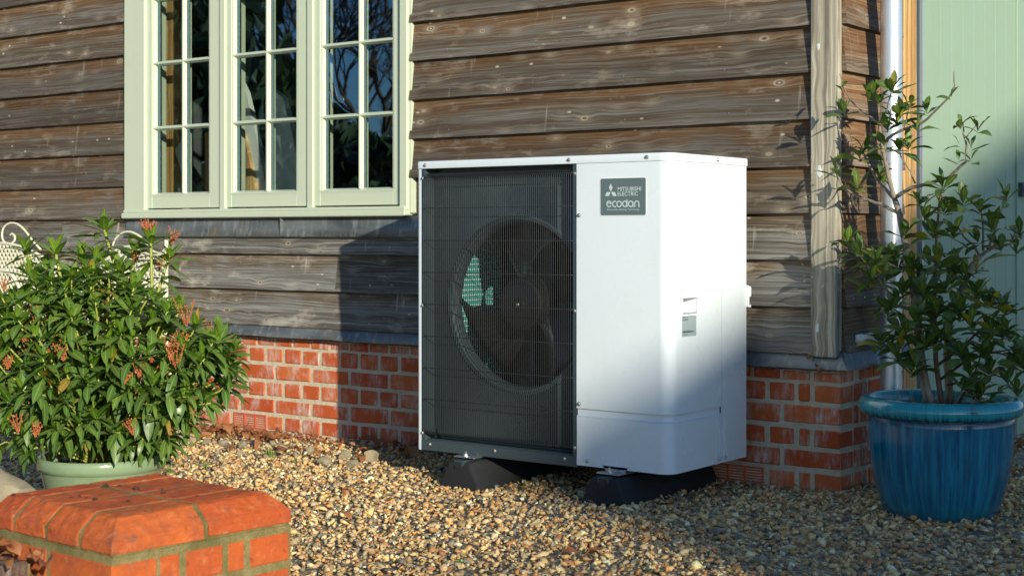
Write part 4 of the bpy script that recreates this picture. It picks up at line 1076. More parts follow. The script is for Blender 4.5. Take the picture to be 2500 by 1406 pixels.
# leading shoots read off the photograph: (tip px, tip py, depth offset, stem px, stem py)
lead_sh = [(252, 540, .10, 300, 720), (232, 612, .05, 262, 760), (135, 600, .0, 152, 700), (198, 612, .1, 225, 730), (70, 655, -.05, 110, 720), (232, 655, -.08, 240, 745),
           (368, 570, .05, 372, 740), (413, 612, .12, 372, 760), (330, 600, .12, 318, 700), (292, 640, .1, 285, 720), (158, 700, -.1, 190, 780), (375, 780, -.1, 350, 900), (110, 640, .1, 135, 740),
           (540, 800, .05, 470, 900), (478, 830, .0, 430, 940), (560, 850, .1, 500, 930), (20, 760, .0, 60, 860), (300, 700, -.02, 290, 800), (440, 740, .12, 400, 840), (60, 590, .2, 100, 700)]
tips = []
for (x, y, dz, sx, sy) in lead_sh:
    D = D2 + dz; p = ond(x, y + 12, D); q = ond(sx, sy, D); ax = (p - q).normalized()
    stems.tube([root + (q - root) * .6, q, (q + p) / 2 + ax * .0, p], [.006, .0054, .0048, .0042], 6)
    whorl(p, (ax + Vector((0, 0, .6))).normalized(), 15, 1.12, .78, (12, 98))
    whorl(p - ax * .05, ax, 7, 1.0, .5, (70, 110)); tips.append(p)
cnt = 0
def in_bush(px, py):
    # outline of the bush
    pts = [(-60, 730), (20, 720), (90, 690), (170, 665), (260, 640), (320, 690), (390, 730), (425, 740), (450, 780), (520, 800), (585, 860), (570, 930), (540, 1000), (480, 1030), (430, 1080), (370, 1100), (250, 1090), (150, 1110), (60, 1100), (-60, 1130)]
    c = False; j = len(pts) - 1
    for i in range(len(pts)):
        (x1, y1), (x2, y2) = pts[i], pts[j]
        if (y1 > py) != (y2 > py) and px < (x2 - x1) * (py - y1) / (y2 - y1) + x1: c = not c
        j = i
    return c
tries = 0
while cnt < 240 and tries < 9000:
    tries += 1; px, py = R.uniform(-60, 590), R.uniform(600, 1100)
    if not in_bush(px, py): continue
    edge = ((px - 250) / 340) ** 2 + ((py - 860) / 290) ** 2
    half = .34 * math.sqrt(max(0.04, 1 - edge)); dz = R.uniform(-half, half * .8) if cnt % 4 == 0 else -half * R.uniform(.25, 1.0)
    p = ond(px, py, D2 + dz)
    if p.y > -.12: continue
    if any((p - q).length < .047 for q in tips): continue
    tips.append(p); ctr = root + Vector((0, 0, .20)); out = (p - ctr).normalized()
    ax = (out * 1.0 + Vector((0, 0, .55 if py < 950 else .1)) + Vector((R.uniform(-.3, .3), R.uniform(-.3, .3), R.uniform(-.2, .3)))).normalized()
    mid = root + (p - root) * .55 + Vector((0, 0, .03))
    stems.tube([root, mid, p - ax * .05, p], [.005, .0036, .0028, .0024], 5)
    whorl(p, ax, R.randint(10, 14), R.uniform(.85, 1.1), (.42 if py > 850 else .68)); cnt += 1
for (x, y, dz, L) in ((358, 545, .04, .045), (372, 548, .05, .04), (418, 575, .1, .055), (455, 775, -.25, .09), (440, 840, -.25, .08), (430, 880, -.3, .09), (415, 860, -.3, .07), (92, 770, -.2, .06), (60, 820, -.2, .05), (20, 880, -.2, .05),
                      (60, 745, .0, .05), (140, 760, -.1, .05), (300, 690, .0, .05), (330, 620, .1, .05), (390, 640, .1, .05), (45, 1035, -.25, .06), (85, 1045, -.25, .05), (325, 1040, -.25, .05), (415, 1040, -.2, .05), (155, 860, -.28, .06), (300, 920, -.3, .05), (340, 900, -.3, .05), (508, 800, .0, .05), (10, 690, .0, .05), (248, 770, -.15, .05)):
    p = ond(x, y + 22, D2 + dz)
    raceme(p, Vector((R.uniform(-.2, .2), R.uniform(-.2, .2), 1 if y < 900 or y > 1020 else .8)), L, 1.0)
part('stem', stems, M['stem_green'], shrub, smooth=True, fixn=False)
part('bud_cluster', buds, M['flower'], shrub, tint=True, fixn=False, kind='stuff')
fol.build(shrub, 300)

# ---- bay tree in the blue pot
bay_t = thing('bay_tree', 'open branched bay tree with glossy leaf tufts growing in the blue glazed pot', 'tree', PC)
bv = [leaf_geo(.074, .0275, d, .3, 5, tw, .05, 1) for d, tw in ((.1, .2), (.3, -.3), (-.1, .1), (.4, .3), (.15, -.5), (.5, .0))]
fol = Foliage(bv, M['leaf_bay']); br = MB(); br2 = MB()
D3 = 4.63
def P3(x, y, dz=0.0):
    # the plant leans back towards the wall as it rises
    return ond(x, y, D3 + min(dz, .06) + max(0, min(.30, .30 - (x - 2040) * .00092)) * max(0, min(1, (985 - y) / 420)))
def branch(pts, r0, r1, dz0=0.0, dz1=0.0, mb=None, seg=7):
    n = len(pts); P = [P3(x, y, dz0 + (dz1 - dz0) * i / (n - 1)) for i, (x, y) in enumerate(pts)]
    # subdivide with slight wander
    Q = []; rr_ = []
    for i in range(n - 1):
        for k in range(3):
            t = k / 3; q = P[i].lerp(P[i + 1], t); q += Vector((R.uniform(-1, 1), R.uniform(-1, 1), R.uniform(-1, 1))) * .0016 * (1 if k else 0)
            Q.append(q); rr_.append(r0 + (r1 - r0) * (i + t) / (n - 1))
    Q.append(P[-1]); rr_.append(r1); (mb or br).tube(Q, rr_, seg)
    return P
def tuft(x, y, dz=0.0, n=7, size=1.0, ax=None, tint=.5):
    c = P3(x, y, dz); ax = (ax or Vector((R.uniform(-.4, .4), R.uniform(-.4, .4), 1))).normalized()
    b1 = ax.orthogonal().normalized(); b2 = ax.cross(b1); ph = R.uniform(0, 6.28)
    for k in range(n):
        a = ph + k * 2.399 + R.uniform(-.2, .2); el = math.radians(12 + 78 * k / n + R.uniform(-10, 10))
        d = ax * math.cos(el) + (b1 * math.cos(a) + b2 * math.sin(a)) * math.sin(el)
        ti = min(.9, max(.02, tint + R.uniform(-.35, .35))); ti = .98 if R.random() < .05 else ti
        fol.add(c - ax * .02 * k / n, d, size * R.uniform(.75, 1.1) * (.7 + .4 * k / n), R.uniform(-.5, .5), ti)
branch([(2268, 985), (2256, 920), (2245, 850), (2236, 736), (2223, 654), (2211, 599), (2197, 525), (2186, 490)], .0155, .0095, .0, -.02)
branch([(2186, 490), (2171, 437), (2157, 373), (2146, 302)], .0088, .0045, -.02, -.05)
branch([(2146, 302), (2118, 281), (2082, 252), (2064, 224), (2050, 181)], .004, .0012, -.05, .04, seg=5)
branch([(2157, 373), (2168, 338), (2207, 316), (2253, 299), (2285, 270), (2317, 238), (2331, 210), (2329, 176)], .0058, .0016, -.03, -.12)
branch([(2186, 490), (2168, 469), (2139, 434), (2118, 395), (2105, 370)], .0066, .003, -.02, .04)
branch([(2192, 520), (2150, 498), (2111, 487), (2082, 473), (2057, 455), (2043, 427), (2035, 415)], .006, .002, -.02, .06)
branch([(2190, 480), (2224, 459), (2281, 444), (2317, 434), (2342, 409), (2360, 395), (2360, 356), (2352, 327), (2351, 302), (2372, 281)], .0068, .0014, -.02, -.12)
branch([(2360, 335), (2377, 313), (2385, 300)], .002, .001, -.1, -.12, seg=5)
branch([(2235, 448), (2224, 420), (2203, 388), (2195, 370)], .003, .0018, -.03, .0, seg=5)
branch([(2146, 302), (2165, 270), (2178, 215), (2182, 195)], .003, .0014, -.05, -.05, seg=5)
branch([(2157, 373), (2125, 330), (2125, 300)], .003, .0014, -.05, .0, seg=5)
branch([(2207, 316), (2215, 280), (2222, 255)], .0025, .0012, -.08, -.1, seg=5)
branch([(2320, 985), (2312, 880), (2318, 790), (2345, 714), (2356, 688), (2374, 647), (2393, 625)], .0135, .0088, .03, .05)
branch([(2393, 625), (2430, 599), (2467, 596), (2478, 570), (2492, 551)], .006, .0018, .05, .08)
branch([(2393, 625), (2378, 599), (2352, 577), (2335, 545)], .005, .002, .05, .0)
branch([(2400, 612), (2400, 562), (2396, 514), (2392, 500)], .004, .0016, .05, .02)
branch([(2410, 608), (2424, 580), (2444, 518), (2452, 480)], .004, .0016, .05, .02)
branch([(2300, 985), (2285, 880), (2282, 790), (2282, 699), (2287, 562), (2297, 470)], .009, .003, -.05, -.05, mb=br2)
branch([(2236, 760), (2189, 747), (2160, 699), (2119, 647), (2082, 603), (2060, 575)], .006, .002, .0, .05)
branch([(2285, 895), (2348, 850), (2400, 800), (2440, 760)], .005, .002, .0, -.1, mb=br2)
branch([(2290, 930), (2360, 880), (2422, 860), (2490, 850)], .005, .002, .0, -.1, mb=br2)
branch([(2246, 890), (2190, 860), (2150, 835), (2135, 825)], .005, .002, .0, -.1)
branch([(2312, 940), (2360, 930), (2430, 915), (2460, 925)], .004, .0015, .0, -.12, mb=br2)
branch([(2276, 985), (2262, 930), (2256, 880)], .011, .006, -.03, -.02)
branch([(2340, 985), (2372, 930), (2395, 870)], .005, .002, -.02, -.06, mb=br2)
T = [(2182, 205, -.05, 8, 1), (2125, 222, -.03, 8, 1), (2150, 235, -.05, 5, .9), (2060, 262, -.08, 6, .9), (2058, 200, -.1, 3, .6), (2200, 262, -.06, 7, .9), (2262, 258, -.09, 6, .75), (2222, 245, -.1, 5, .8), (2170, 300, -.04, 5, .9), (2190, 285, -.05, 6, .9),
     (2110, 355, .04, 8, 1), (2100, 372, .04, 6, 1), (2195, 352, 0, 8, 1), (2218, 345, -.03, 7, 1), (2158, 345, -.04, 5, .9), (2238, 300, -.08, 5, .9), (2043, 408, -.08, 7, .95), (2092, 445, -.06, 8, 1), (2150, 410, .02, 6, .9), (2150, 440, .02, 4, .9),
     (2346, 292, -.12, 4, .8), (2386, 302, -.12, 5, .85), (2340, 340, -.1, 2, .7), (2372, 345, -.12, 3, .7), (2340, 380, -.12, 3, .8), (2372, 378, -.12, 3, .8), (2322, 225, -.12, 2, .8),
     (2245, 480, -.05, 8, 1), (2300, 445, -.06, 9, 1.05), (2350, 482, -.05, 8, 1), (2392, 500, .0, 7, 1), (2456, 470, .0, 7, 1), (2260, 520, -.06, 7, 1), (2305, 500, -.04, 9, 1.05), (2280, 560, -.06, 10, 1.1), (2330, 560, -.04, 9, 1.05), (2212, 560, -.04, 7, 1),
     (2420, 548, .02, 8, 1), (2440, 590, .0, 8, 1), (2490, 560, .06, 8, 1), (2385, 575, .0, 7, .9), (2480, 600, .06, 5, .9), (2070, 580, -.1, 8, 1), (2100, 605, -.1, 8, 1), (2140, 625, -.1, 9, 1.05), (2185, 612, -.05, 9, 1.05), (2130, 665, -.08, 7, 1), (2165, 665, -.05, 8, 1),
     (2225, 640, -.08, 9, 1), (2290, 630, -.08, 11, 1.1), (2255, 700, -.1, 10, 1.1), (2200, 700, -.08, 9, 1.05), (2310, 690, -.08, 10, 1.05), (2175, 740, -.1, 9, 1.05), (2240, 770, -.12, 11, 1.1), (2290, 750, -.1, 10, 1.1), (2340, 740, -.1, 10, 1.1), (2385, 700, -.06, 10, 1.1),
     (2420, 730, -.08, 9, 1.05), (2450, 745, -.1, 8, 1), (2370, 780, -.1, 10, 1.1), (2420, 800, -.1, 10, 1.1), (2460, 800, -.06, 8, 1), (2260, 830, -.12, 9, 1.1), (2210, 800, -.1, 9, 1.05), (2310, 820, -.1, 9, 1.05), (2345, 850, -.12, 9, 1.05), (2400, 850, -.1, 9, 1.05),
     (2150, 825, -.1, 8, 1), (2190, 860, -.1, 9, 1.1), (2240, 880, -.12, 7, 1), (2370, 900, -.1, 8, 1), (2420, 890, -.1, 8, 1), (2480, 850, -.08, 9, 1.05), (2460, 920, -.1, 7, 1), (2400, 940, -.12, 6, .9), (2350, 930, -.12, 6, .9), (2495, 870, -.1, 8, 1), (2330, 640, .02, 8, 1), (2360, 660, .0, 5, .9)]
T += [(x + R.uniform(-30, 30), y + R.uniform(-28, 28), dz + R.uniform(.02, .16), 7, 1.0) for x, y, dz, n, s_ in T if y > 600]
for x, y, dz, n_, s_ in T:
    tuft(x, y + 12, dz, n_, s_ * 1.18, None, .5 if y < 450 else .38)
part('trunk', br, M['bark'], bay_t, smooth=True, fixn=False)
part('branch', br2, M['bark_red'], bay_t, smooth=True, fixn=False)
fol.build(bay_t, 300)
# litter in the blue pot: bare stalks and crumbs
lit = MB()
for k in range(70):
    a, r_ = R.uniform(0, 6.28), .16 * math.sqrt(R.random()); b = Vector((PC.x + r_ * math.cos(a), PC.y + r_ * math.sin(a), PC.z + .305))
    d = Vector((R.uniform(-.6, .6), R.uniform(-.6, .6), R.uniform(.2, 1))).normalized() * R.uniform(.02, .09)
    lit.tube([b, b + d * .5 + Vector((0, 0, .006)), b + d], .0009, 4, False)
for k in range(160):
    a, r_ = R.uniform(0, 6.28), .185 * math.sqrt(R.random()); c = Vector((PC.x + r_ * math.cos(a), PC.y + r_ * math.sin(a), PC.z + .312 + R.uniform(0, .012)))
    v, f, u = leaf_geo(R.uniform(.012, .03), .012, .3, .4, 2); Rm = Euler((R.uniform(-1, 1), R.uniform(-1, 1), R.uniform(0, 6.3))).to_matrix()
    lit.add([Rm @ Vector(q) + c for q in v], f)
single('plant_litter', lit.mesh('plant_litter', M['dead'], fixn=False), 'brown leaf crumbs and dry stalks on the soil of the blue pot', None, kind='stuff')

# ================================================================== GARDEN BENCH
YB = -.30
def B(x, y): return ony(x, y, YB)
bench = thing('garden_bench', 'ornate cream metal garden bench with lattice back half hidden behind the shrub', 'bench', (B(150, 700).x, YB, 0))
def smooth_curve(p, k=5):
    P = [Vector(q) for q in p]; out = []
    for i in range(len(P) - 1):
        p0, p1, p2, p3 = P[max(i - 1, 0)], P[i], P[i + 1], P[min(i + 2, len(P) - 1)]
        for j in range(k):
            t = j / k; out.append(.5 * ((2 * p1) + (p2 - p0) * t + (2 * p0 - 5 * p1 + 4 * p2 - p3) * t * t + (3 * p1 - p0 - 3 * p2 + p3) * t ** 3))
    out.append(P[-1]); return out
sc1 = smooth_curve([B(*p) for p in ((100, 610), (80, 588), (62, 564), (44, 548), (24, 545), (9, 556), (5, 575), (10, 590), (24, 595), (35, 588), (36, 577), (30, 571), (25, 574))])
part('scroll', MB().tube(sc1, .0052, 8), M['cream_metal'], bench, smooth=True)
sc2 = smooth_curve([B(*p) for p in ((275, 600), (283, 582), (300, 568), (322, 567), (345, 580), (360, 598), (372, 612), (390, 618), (405, 606))])
part('scroll', MB().tube(sc2, .0048, 8), M['cream_metal'], bench, smooth=True)
rail1 = smooth_curve([B(*p) for p in ((-90, 640), (-50, 607), (0, 594), (32, 597), (62, 606), (92, 620), (130, 640), (180, 655), (230, 650), (262, 632), (285, 610), (320, 602), (345, 613), (370, 624), (402, 622))])
rail2 = smooth_curve([B(*p) for p in ((-90, 800), (0, 775), (150, 775), (300, 760), (408, 720))])
part('top_rail', MB().tube(rail1, .0068, 8), M['cream_metal'], bench, smooth=True)
part('lower_rail', MB().tube(rail2, .0068, 8), M['cream_metal'], bench, smooth=True)
arch = smooth_curve([B(*p) for p in ((-60, 700), (-20, 672), (6, 662), (30, 672), (46, 700), (60, 735), (70, 775))])
part('inner_arch', MB().tube(arch, .009, 8), M['cream_metal'], bench, smooth=True)
def zint(poly, x):
    for a, b in zip(poly, poly[1:]):
        if (a.x - x) * (b.x - x) <= 0 and abs(b.x - a.x) > 1e-9: return a.z + (b.z - a.z) * (x - a.x) / (b.x - a.x)
    return None
lat = MB(); XL0, XL1 = B(-90, 600).x, B(404, 600).x
for sgn in (-1, 1):
    c = XL0 - .6
    while c < XL1 + .6:
        prev = None; x = XL0
        seg = []
        for k in range(160):
            x = XL0 + (XL1 - XL0) * k / 159; z = .85 + sgn * (x - c) * 1.25
            zt, zb_ = zint(rail1, x), zint(rail2, x)
            if zt and zb_ and zb_ < z < zt: seg.append((x, z))
        if len(seg) > 1:
            (xa, za), (xb, zb2) = seg[0], seg[-1]; w = .0042; yy = YB + (.002 if sgn > 0 else -.002)
            d = Vector((xb - xa, 0, zb2 - za)).normalized(); n_ = Vector((-d.z, 0, d.x)) * w
            a, b = Vector((xa, yy, za)), Vector((xb, yy, zb2)); th = Vector((0, .0016, 0))
            vs = [a - n_ - th, a + n_ - th, b + n_ - th, b - n_ - th, a - n_ + th, a + n_ + th, b + n_ + th, b - n_ + th]
            lat.add(vs, [(0, 1, 2, 3), (7, 6, 5, 4), (0, 4, 5, 1), (1, 5, 6, 2), (2, 6, 7, 3), (3, 7, 4, 0)])
        c += .031
part('lattice', lat, M['cream_metal'], bench)
xr = B(406, 600).x
part('back_post', MB().tube([(xr, YB, .83), (xr, YB, .4), (xr + .01, YB + .06, gz(xr, YB))], .009, 8), M['cream_metal'], bench, smooth=True)
part('seat', MB().box(XL0 - .3, xr, YB - .42, YB + .01, .40, .412, .003), M['cream_metal'], bench)
part('arm_rest', MB().tube(smooth_curve([(xr, YB, .62), (xr, YB - .2, .65), (xr, YB - .38, .63), (xr, YB - .42, .58), (xr, YB - .40, .40)]), .009, 8), M['cream_metal'], bench, smooth=True)
for xx in (xr, XL0 - .3):
    part('leg', MB().tube([(xx, YB - .40, .41), (xx, YB - .42, gz(xx, YB - .4))], .009, 8), M['cream_metal'], bench, smooth=True)
part('leg', MB().tube([(XL0 - .3, YB, .8), (XL0 - .3, YB + .05, gz(-4, 0))], .009, 8), M['cream_metal'], bench, smooth=True)

# ================================================================== BRICK PIER IN FRONT
ang = math.radians(-4.0)
def prot(x, y, z):   # pier coordinates: origin at the near right corner, x to the left (negative), y away
    c, s_ = math.cos(ang), math.sin(ang); return (-.150 + c * x - s_ * y, -2.865 + s_ * x + c * y, z)
pier = thing('brick_pier', 'low square orange brick pier with sloping edged cap bricks and mossy joints in the foreground', 'brick pier', prot(-.22, .21, 0))
def pmesh(mb, mat, name):
    mb.v = [prot(*v) for v in mb.v]; me = mb.mesh(name, M[mat]); return me
PW_ = .458
part('mortar_core', pmesh(MB().box(-PW_ + .0015, -.0015, .0015, .436, -.06, .249).add(
    [(x, y, z) for z, i in ((.2485, .005), (.280, .0035), (.3155, .0455)) for x, y in ((-PW_ + i, i), (-i, i), (-i, .4375 - i), (-PW_ + i, .4375 - i))],
    [[k * 4 + a, k * 4 + (a + 1) % 4, k * 4 + 4 + (a + 1) % 4, k * 4 + 4 + a] for k in (0, 1) for a in range(4)] + [[8, 9, 10, 11]]), 'mortar_moss', 'mortar_core'), None, pier)
def rounded_cap(x0, x1, y0, y1, z0, z1, end, near):
    """cap brick with bevelled outer edge; end: also bevelled on the right face"""
    c, b = .042, .024; r2 = .004
    prof_out = [(0.0, z0), (0.0, z0 + b), (.004, z0 + b + .006), (c - .006, z1 - .003), (c + .004, z1)]
    # build as grid: outline loops at successive heights
    loops = []
    for ins, z in prof_out:
        a0, a1 = x0 + (ins if end == 2 else 0), x1 - (ins if end == 1 else 0); b0 = y0 + (ins if near else 0); b1 = y1 - (0 if near else ins)
        loops.append([(a0, b0, z), (a1, b0, z), (a1, b1, z), (a0, b1, z)])
    vs = [p for l in loops for p in l]; fs = [[3, 2, 1, 0]]
    for k in range(len(loops) - 1): fs += [[k * 4 + i, k * 4 + (i + 1) % 4, (k + 1) * 4 + (i + 1) % 4, (k + 1) * 4 + i] for i in range(4)]
    t = (len(loops) - 1) * 4; fs.append([t, t + 1, t + 2, t + 3])
    vs = [(x + R.uniform(-.001, .001), y + R.uniform(-.001, .001), z + R.uniform(-.0012, .0012)) for x, y, z in vs]
    return MB().add(vs, fs)
CL = bpy.data.textures.new('clouds', 'CLOUDS'); CL.noise_scale = .022; CL.noise_depth = 4
def add_bevel(o, w=.0022, s_=2):
    md = o.modifiers.new('soft_edge', 'BEVEL'); md.width = w; md.segments = s_; md.limit_method = 'ANGLE'; md.angle_limit = math.radians(20)
    sb = o.modifiers.new('fine', 'SUBSURF'); sb.subdivision_type = 'SIMPLE'; sb.levels = 4; sb.render_levels = 4
    dp_ = o.modifiers.new('worn', 'DISPLACE'); dp_.texture = CL; dp_.strength = .0055; dp_.mid_level = .5; dp_.texture_coords = 'GLOBAL'
for row in (0, 1):
    y0, y1 = (0, .212) if row == 0 else (.2255, .4375)
    x1 = 0.0; first = True
    for kb in range(4):
        x0 = x1 - .104
        o = part('brick', pmesh(rounded_cap(x0, x1, y0, y1, .2535, .317, {0: 1, 3: 2}.get(kb, 0), row == 0), 'brick_cap', 'brick'), None, pier); add_bevel(o)
        x1 = x0 - .014
for c in range(4):
    z0 = .175 - .075 * c; z1 = z0 + .0605
    yl = [(0, .1025), (.1085, .155), (.168, .260), (.272, .314), (.327, .4325)] if c % 2 == 0 else [(0, .213), (.223, .4325)]
    for a, b in yl:
        o = part('brick', pmesh(MB().box(-.1 if a > 0 else (-.213 if c % 2 == 0 else -.1025), 0, a, b, z0, z1, .003), 'brick_cap', 'brick'), None, pier)
    x1 = -.2245 if c % 2 == 0 else -.1135
    while x1 > -PW_ + .05:
        L = min(.213, PW_ + x1 - .001); o = part('brick', pmesh(MB().box(x1 - L, x1, 0, .1, z0, z1, .003), 'brick_cap', 'brick'), None, pier); x1 -= L + .011
# crumbs on the cap
CR = [258, 333, 397, 398, 232, 212, 194, 292, 482, 33, 313, 175]
for (px, py, s_) in ((258, 1185, .006), (333, 1193, .007), (397, 1195, .003), (398, 1204, .005), (232, 1218, .005), (212, 1214, .003), (194, 1210, .003), (292, 1186, .004), (482, 1211, .004), (33, 1207, .004), (313, 1223, .004), (175, 1214, .003)):
    c = onz(px, py, .3185); m = MB(); m.disc(c, (0, 0, 1), s_, s_ * .7, 7, 1)
    m.v = [(x + R.uniform(-.3, .3) * s_, y + R.uniform(-.3, .3) * s_, z) for x, y, z in m.v]
    single('soil_crumb', m.mesh('soil_crumb', M['soil']), 'crumb of dark soil on top of the brick pier, %s from the left' % ORD[sorted(CR).index(px)], 'crumb', group='soil crumbs on the brick cap')
# lower step with litter left of the pier
M['step'] = brickm('shaded_step_brick', (.075, .045, .035), (.12, .06, .04), .35)  # dark brick colour stands in for shade lying over the step
st_ = thing('brick_step', 'low shaded brick step at the bottom left corner with dead leaves on it', 'step', (-.7, -3.0, 0))
part('mortar_bed', MB().box(-1.4, -.395, -3.3, -2.872, -.06, .208), M['mortar_moss'], st_)
x = -.39
while x > -1.3:
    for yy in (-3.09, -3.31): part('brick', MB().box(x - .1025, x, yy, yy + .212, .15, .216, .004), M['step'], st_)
    x -= .1125
# ================================================================== STONES, GRAVEL, LITTER
rng = np.random.default_rng(5)
def hull_stone(k, npts=13, flat=.62):
    rs = np.random.default_rng(100 + k); p = rs.normal(size=(npts, 3)); p /= np.linalg.norm(p, axis=1)[:, None]
    p *= rs.uniform(.72, 1.12, size=(npts, 1)); p *= np.array([1.18, .88, flat]) * rs.uniform(.85, 1.15, size=3)
    bm = bmesh.new()
    for q in p: bm.verts.new(q)
    r_ = bmesh.ops.convex_hull(bm, input=bm.verts); 
    bmesh.ops.delete(bm, geom=[g_ for g_ in bm.verts if not g_.link_faces], context='VERTS')
    bmesh.ops.triangulate(bm, faces=bm.faces); bm.verts.index_update()
    V = np.array([v.co[:] for v in bm.verts]); T_ = np.array([[v.index for v in f.verts] for f in bm.faces]); bm.free(); return V, T_
protos = [hull_stone(k, 12 + k % 5, (.42, .55, .7)[k % 3]) for k in range(16)]
PAL = np.array([(.40, .27, .13), (.50, .37, .20), (.56, .46, .31), (.34, .20, .09), (.27, .19, .12), (.36, .29, .21), (.19, .16, .13), (.075, .08, .09), (.045, .05, .06), (.62, .57, .47), (.42, .20, .07), (.30, .13, .07), (.16, .17, .18), (.46, .33, .22), (.30, .26, .20)])
PW = np.array([14, 14, 10, 9, 8, 9, 5, 3.5, 2.5, 5, 5, 3, 4.5, 9, 8], float); PW /= PW.sum()
def scatter(N, region, rmin, rmax, zoff, ok):
    pts = []
    while len(pts) < N:
        x = rng.uniform(region[0], region[1], N * 2); y = rng.uniform(region[2], region[3], N * 2)
        for a, b in zip(x, y):
            if ok(a, b): pts.append((a, b))
            if len(pts) >= N: break
    return pts
def vis(x, y):
    px, py, D = toPx((x, y, 0.0))
    if D < 2.6 or px < -260 or px > 2760 or py > 1560: return False
    if y > -.01 and x < .0: return False
    if x < 0 and y > -.02: return False
    if (x - PC.x) ** 2 + (y - PC.y) ** 2 < .15 ** 2: return False
    if (x - GC.x) ** 2 + (y - GC.y) ** 2 < .11 ** 2: return False
    if -1.6 < x < -.17 and -2.95 + 0 < y < -2.45 and x < -.14: return False
    if y > 1.25: return False
    return True
allV, allF, allC = [], [], []; base = 0
stones = []
pts = scatter(39000, (-5.2, 1.9, -3.6, 1.3), 0, 0, 0, vis)
for (x, y) in pts:
    D = (Vector((x, y, 0)) - CAM).dot(FW)
    if D > 6.3 and rng.random() < .3: continue
    r_ = min(.019, float(rng.lognormal(math.log(.0080), .38)))
    if x < -1.9 and y > -.45 and rng.random() < .35: r_ *= .5
    stones.append((x, y, gz(x, y) + rng.uniform(-.008, .004), r_))
for i, (x, y, z, r_) in enumerate(stones):
    V, T_ = protos[i % 16]
    e = Euler((rng.normal() * .45, rng.normal() * .45, rng.uniform(0, 6.28))).to_matrix(); Q = V @ np.array(e).T * r_ + np.array([x, y, z])
    allV.append(Q); allF.append(T_ + base); base += len(V)
    c = PAL[rng.choice(15, p=PW)] * rng.uniform(.72, 1.18) * np.array([1.52, 1.37, 1.00]); allC.append(np.repeat(c[None], len(V), 0))
V = np.concatenate(allV); Fc = np.concatenate(allF); Cc = np.clip(np.concatenate(allC), 0, .8)
me = bpy.data.meshes.new('gravel'); me.vertices.add(len(V)); me.vertices.foreach_set('co', V.astype(np.float32).ravel())
me.loops.add(Fc.size); me.loops.foreach_set('vertex_index', Fc.astype(np.int32).ravel())
me.polygons.add(len(Fc)); me.polygons.foreach_set('loop_start', np.arange(0, Fc.size, 3, dtype=np.int32)); me.polygons.foreach_set('loop_total', np.full(len(Fc), 3, np.int32))
me.update(calc_edges=True); me.materials.append(M['stone'])
ca = me.color_attributes.new('stone_color', 'FLOAT_COLOR', 'POINT'); ca.data.foreach_set('color', np.concatenate([Cc, np.ones((len(Cc), 1))], 1).astype(np.float32).ravel())
single('gravel', me, 'loose tan and grey flint gravel spread round the heat pump', None, kind='stuff')

def rock(name, c, r_, seed, label, cat, group=None, sc=(1, 1, .7), mat='rock', sub=3):
    bm = bmesh.new(); bmesh.ops.create_icosphere(bm, subdivisions=sub, radius=1)
    rs = random.Random(seed); off = Vector((rs.uniform(0, 99), rs.uniform(0, 99), 0)); pl = [Vector((rs.gauss(0, 1), rs.gauss(0, 1), rs.gauss(0, 1))).normalized() for _ in range(12)]
    for v in bm.verts:
        p = v.co.copy()
        for n_ in pl:
            d = p.dot(n_)
            if d > .64: p -= n_ * (d - .64)
        p *= 1 + .10 * mnoise.noise(p * 2 + off) + .05 * mnoise.noise(p * 6 + off)
        v.co = Vector((p.x * sc[0], p.y * sc[1], p.z * sc[2])) * r_
    me_ = bpy.data.meshes.new(name); bm.to_mesh(me_); bm.free(); me_.materials.append(M[mat]); autosmooth(me_, 30)
    o = single(name, me_, label, cat, c, group); o.rotation_euler = (rs.uniform(-.3, .3), rs.uniform(-.3, .3), rs.uniform(0, 6.28)); return o
bx = onz(0, 1195, .03)
rock('boulder', (ond(-5, 1150, 4.35).x, ond(-5, 1150, 4.35).y, .05), .165, 3, 'rough tan boulder at the left edge beside the green pot', 'boulder', sc=(1.0, .8, .8))
rb = [(790, 1112, .032, 'rounded pale fossil-like rubble stone nearest the shadow edge'), (840, 1098, .034, 'mossy grey wedge of rubble standing on edge by the shadow line'), (860, 1118, .030, 'flat pinkish rubble slab leaning by the shadow line'), (905, 1105, .045, 'dark mossy rubble lump in the shadow beside the unit'),
      (760, 1082, .026, None), (722, 1092, .022, None), (690, 1078, .030, None), (660, 1062, .022, None), (625, 1062, .028, None), (595, 1068, .030, None), (545, 1062, .030, None), (505, 1058, .028, None), (470, 1052, .026, None), (530, 1085, .020, None), (440, 1045, .03, None), (585, 1085, .018, None), (650, 1095, .016, None),
      (960, 1100, .02, None), (1000, 1112, .018, None), (930, 1085, .02, None), (575, 1150, .013, None), (1160, 1075, .02, None)]
for k, (px, py, r_, lb) in enumerate(rb):
    c = onz(px, py, .01); c.y = min(c.y, -.03); rock('rubble_stone', (c.x, c.y, gz(c.x, c.y) + r_ * .35), r_, 20 + k, lb or 'broken buff rubble stone near the foot of the plinth, %s stone from the left' % ORD[sorted(q[0] for q in rb).index(px)], 'stone', 'rubble stones along the plinth', sc=(1.1, .8, .75), sub=2)
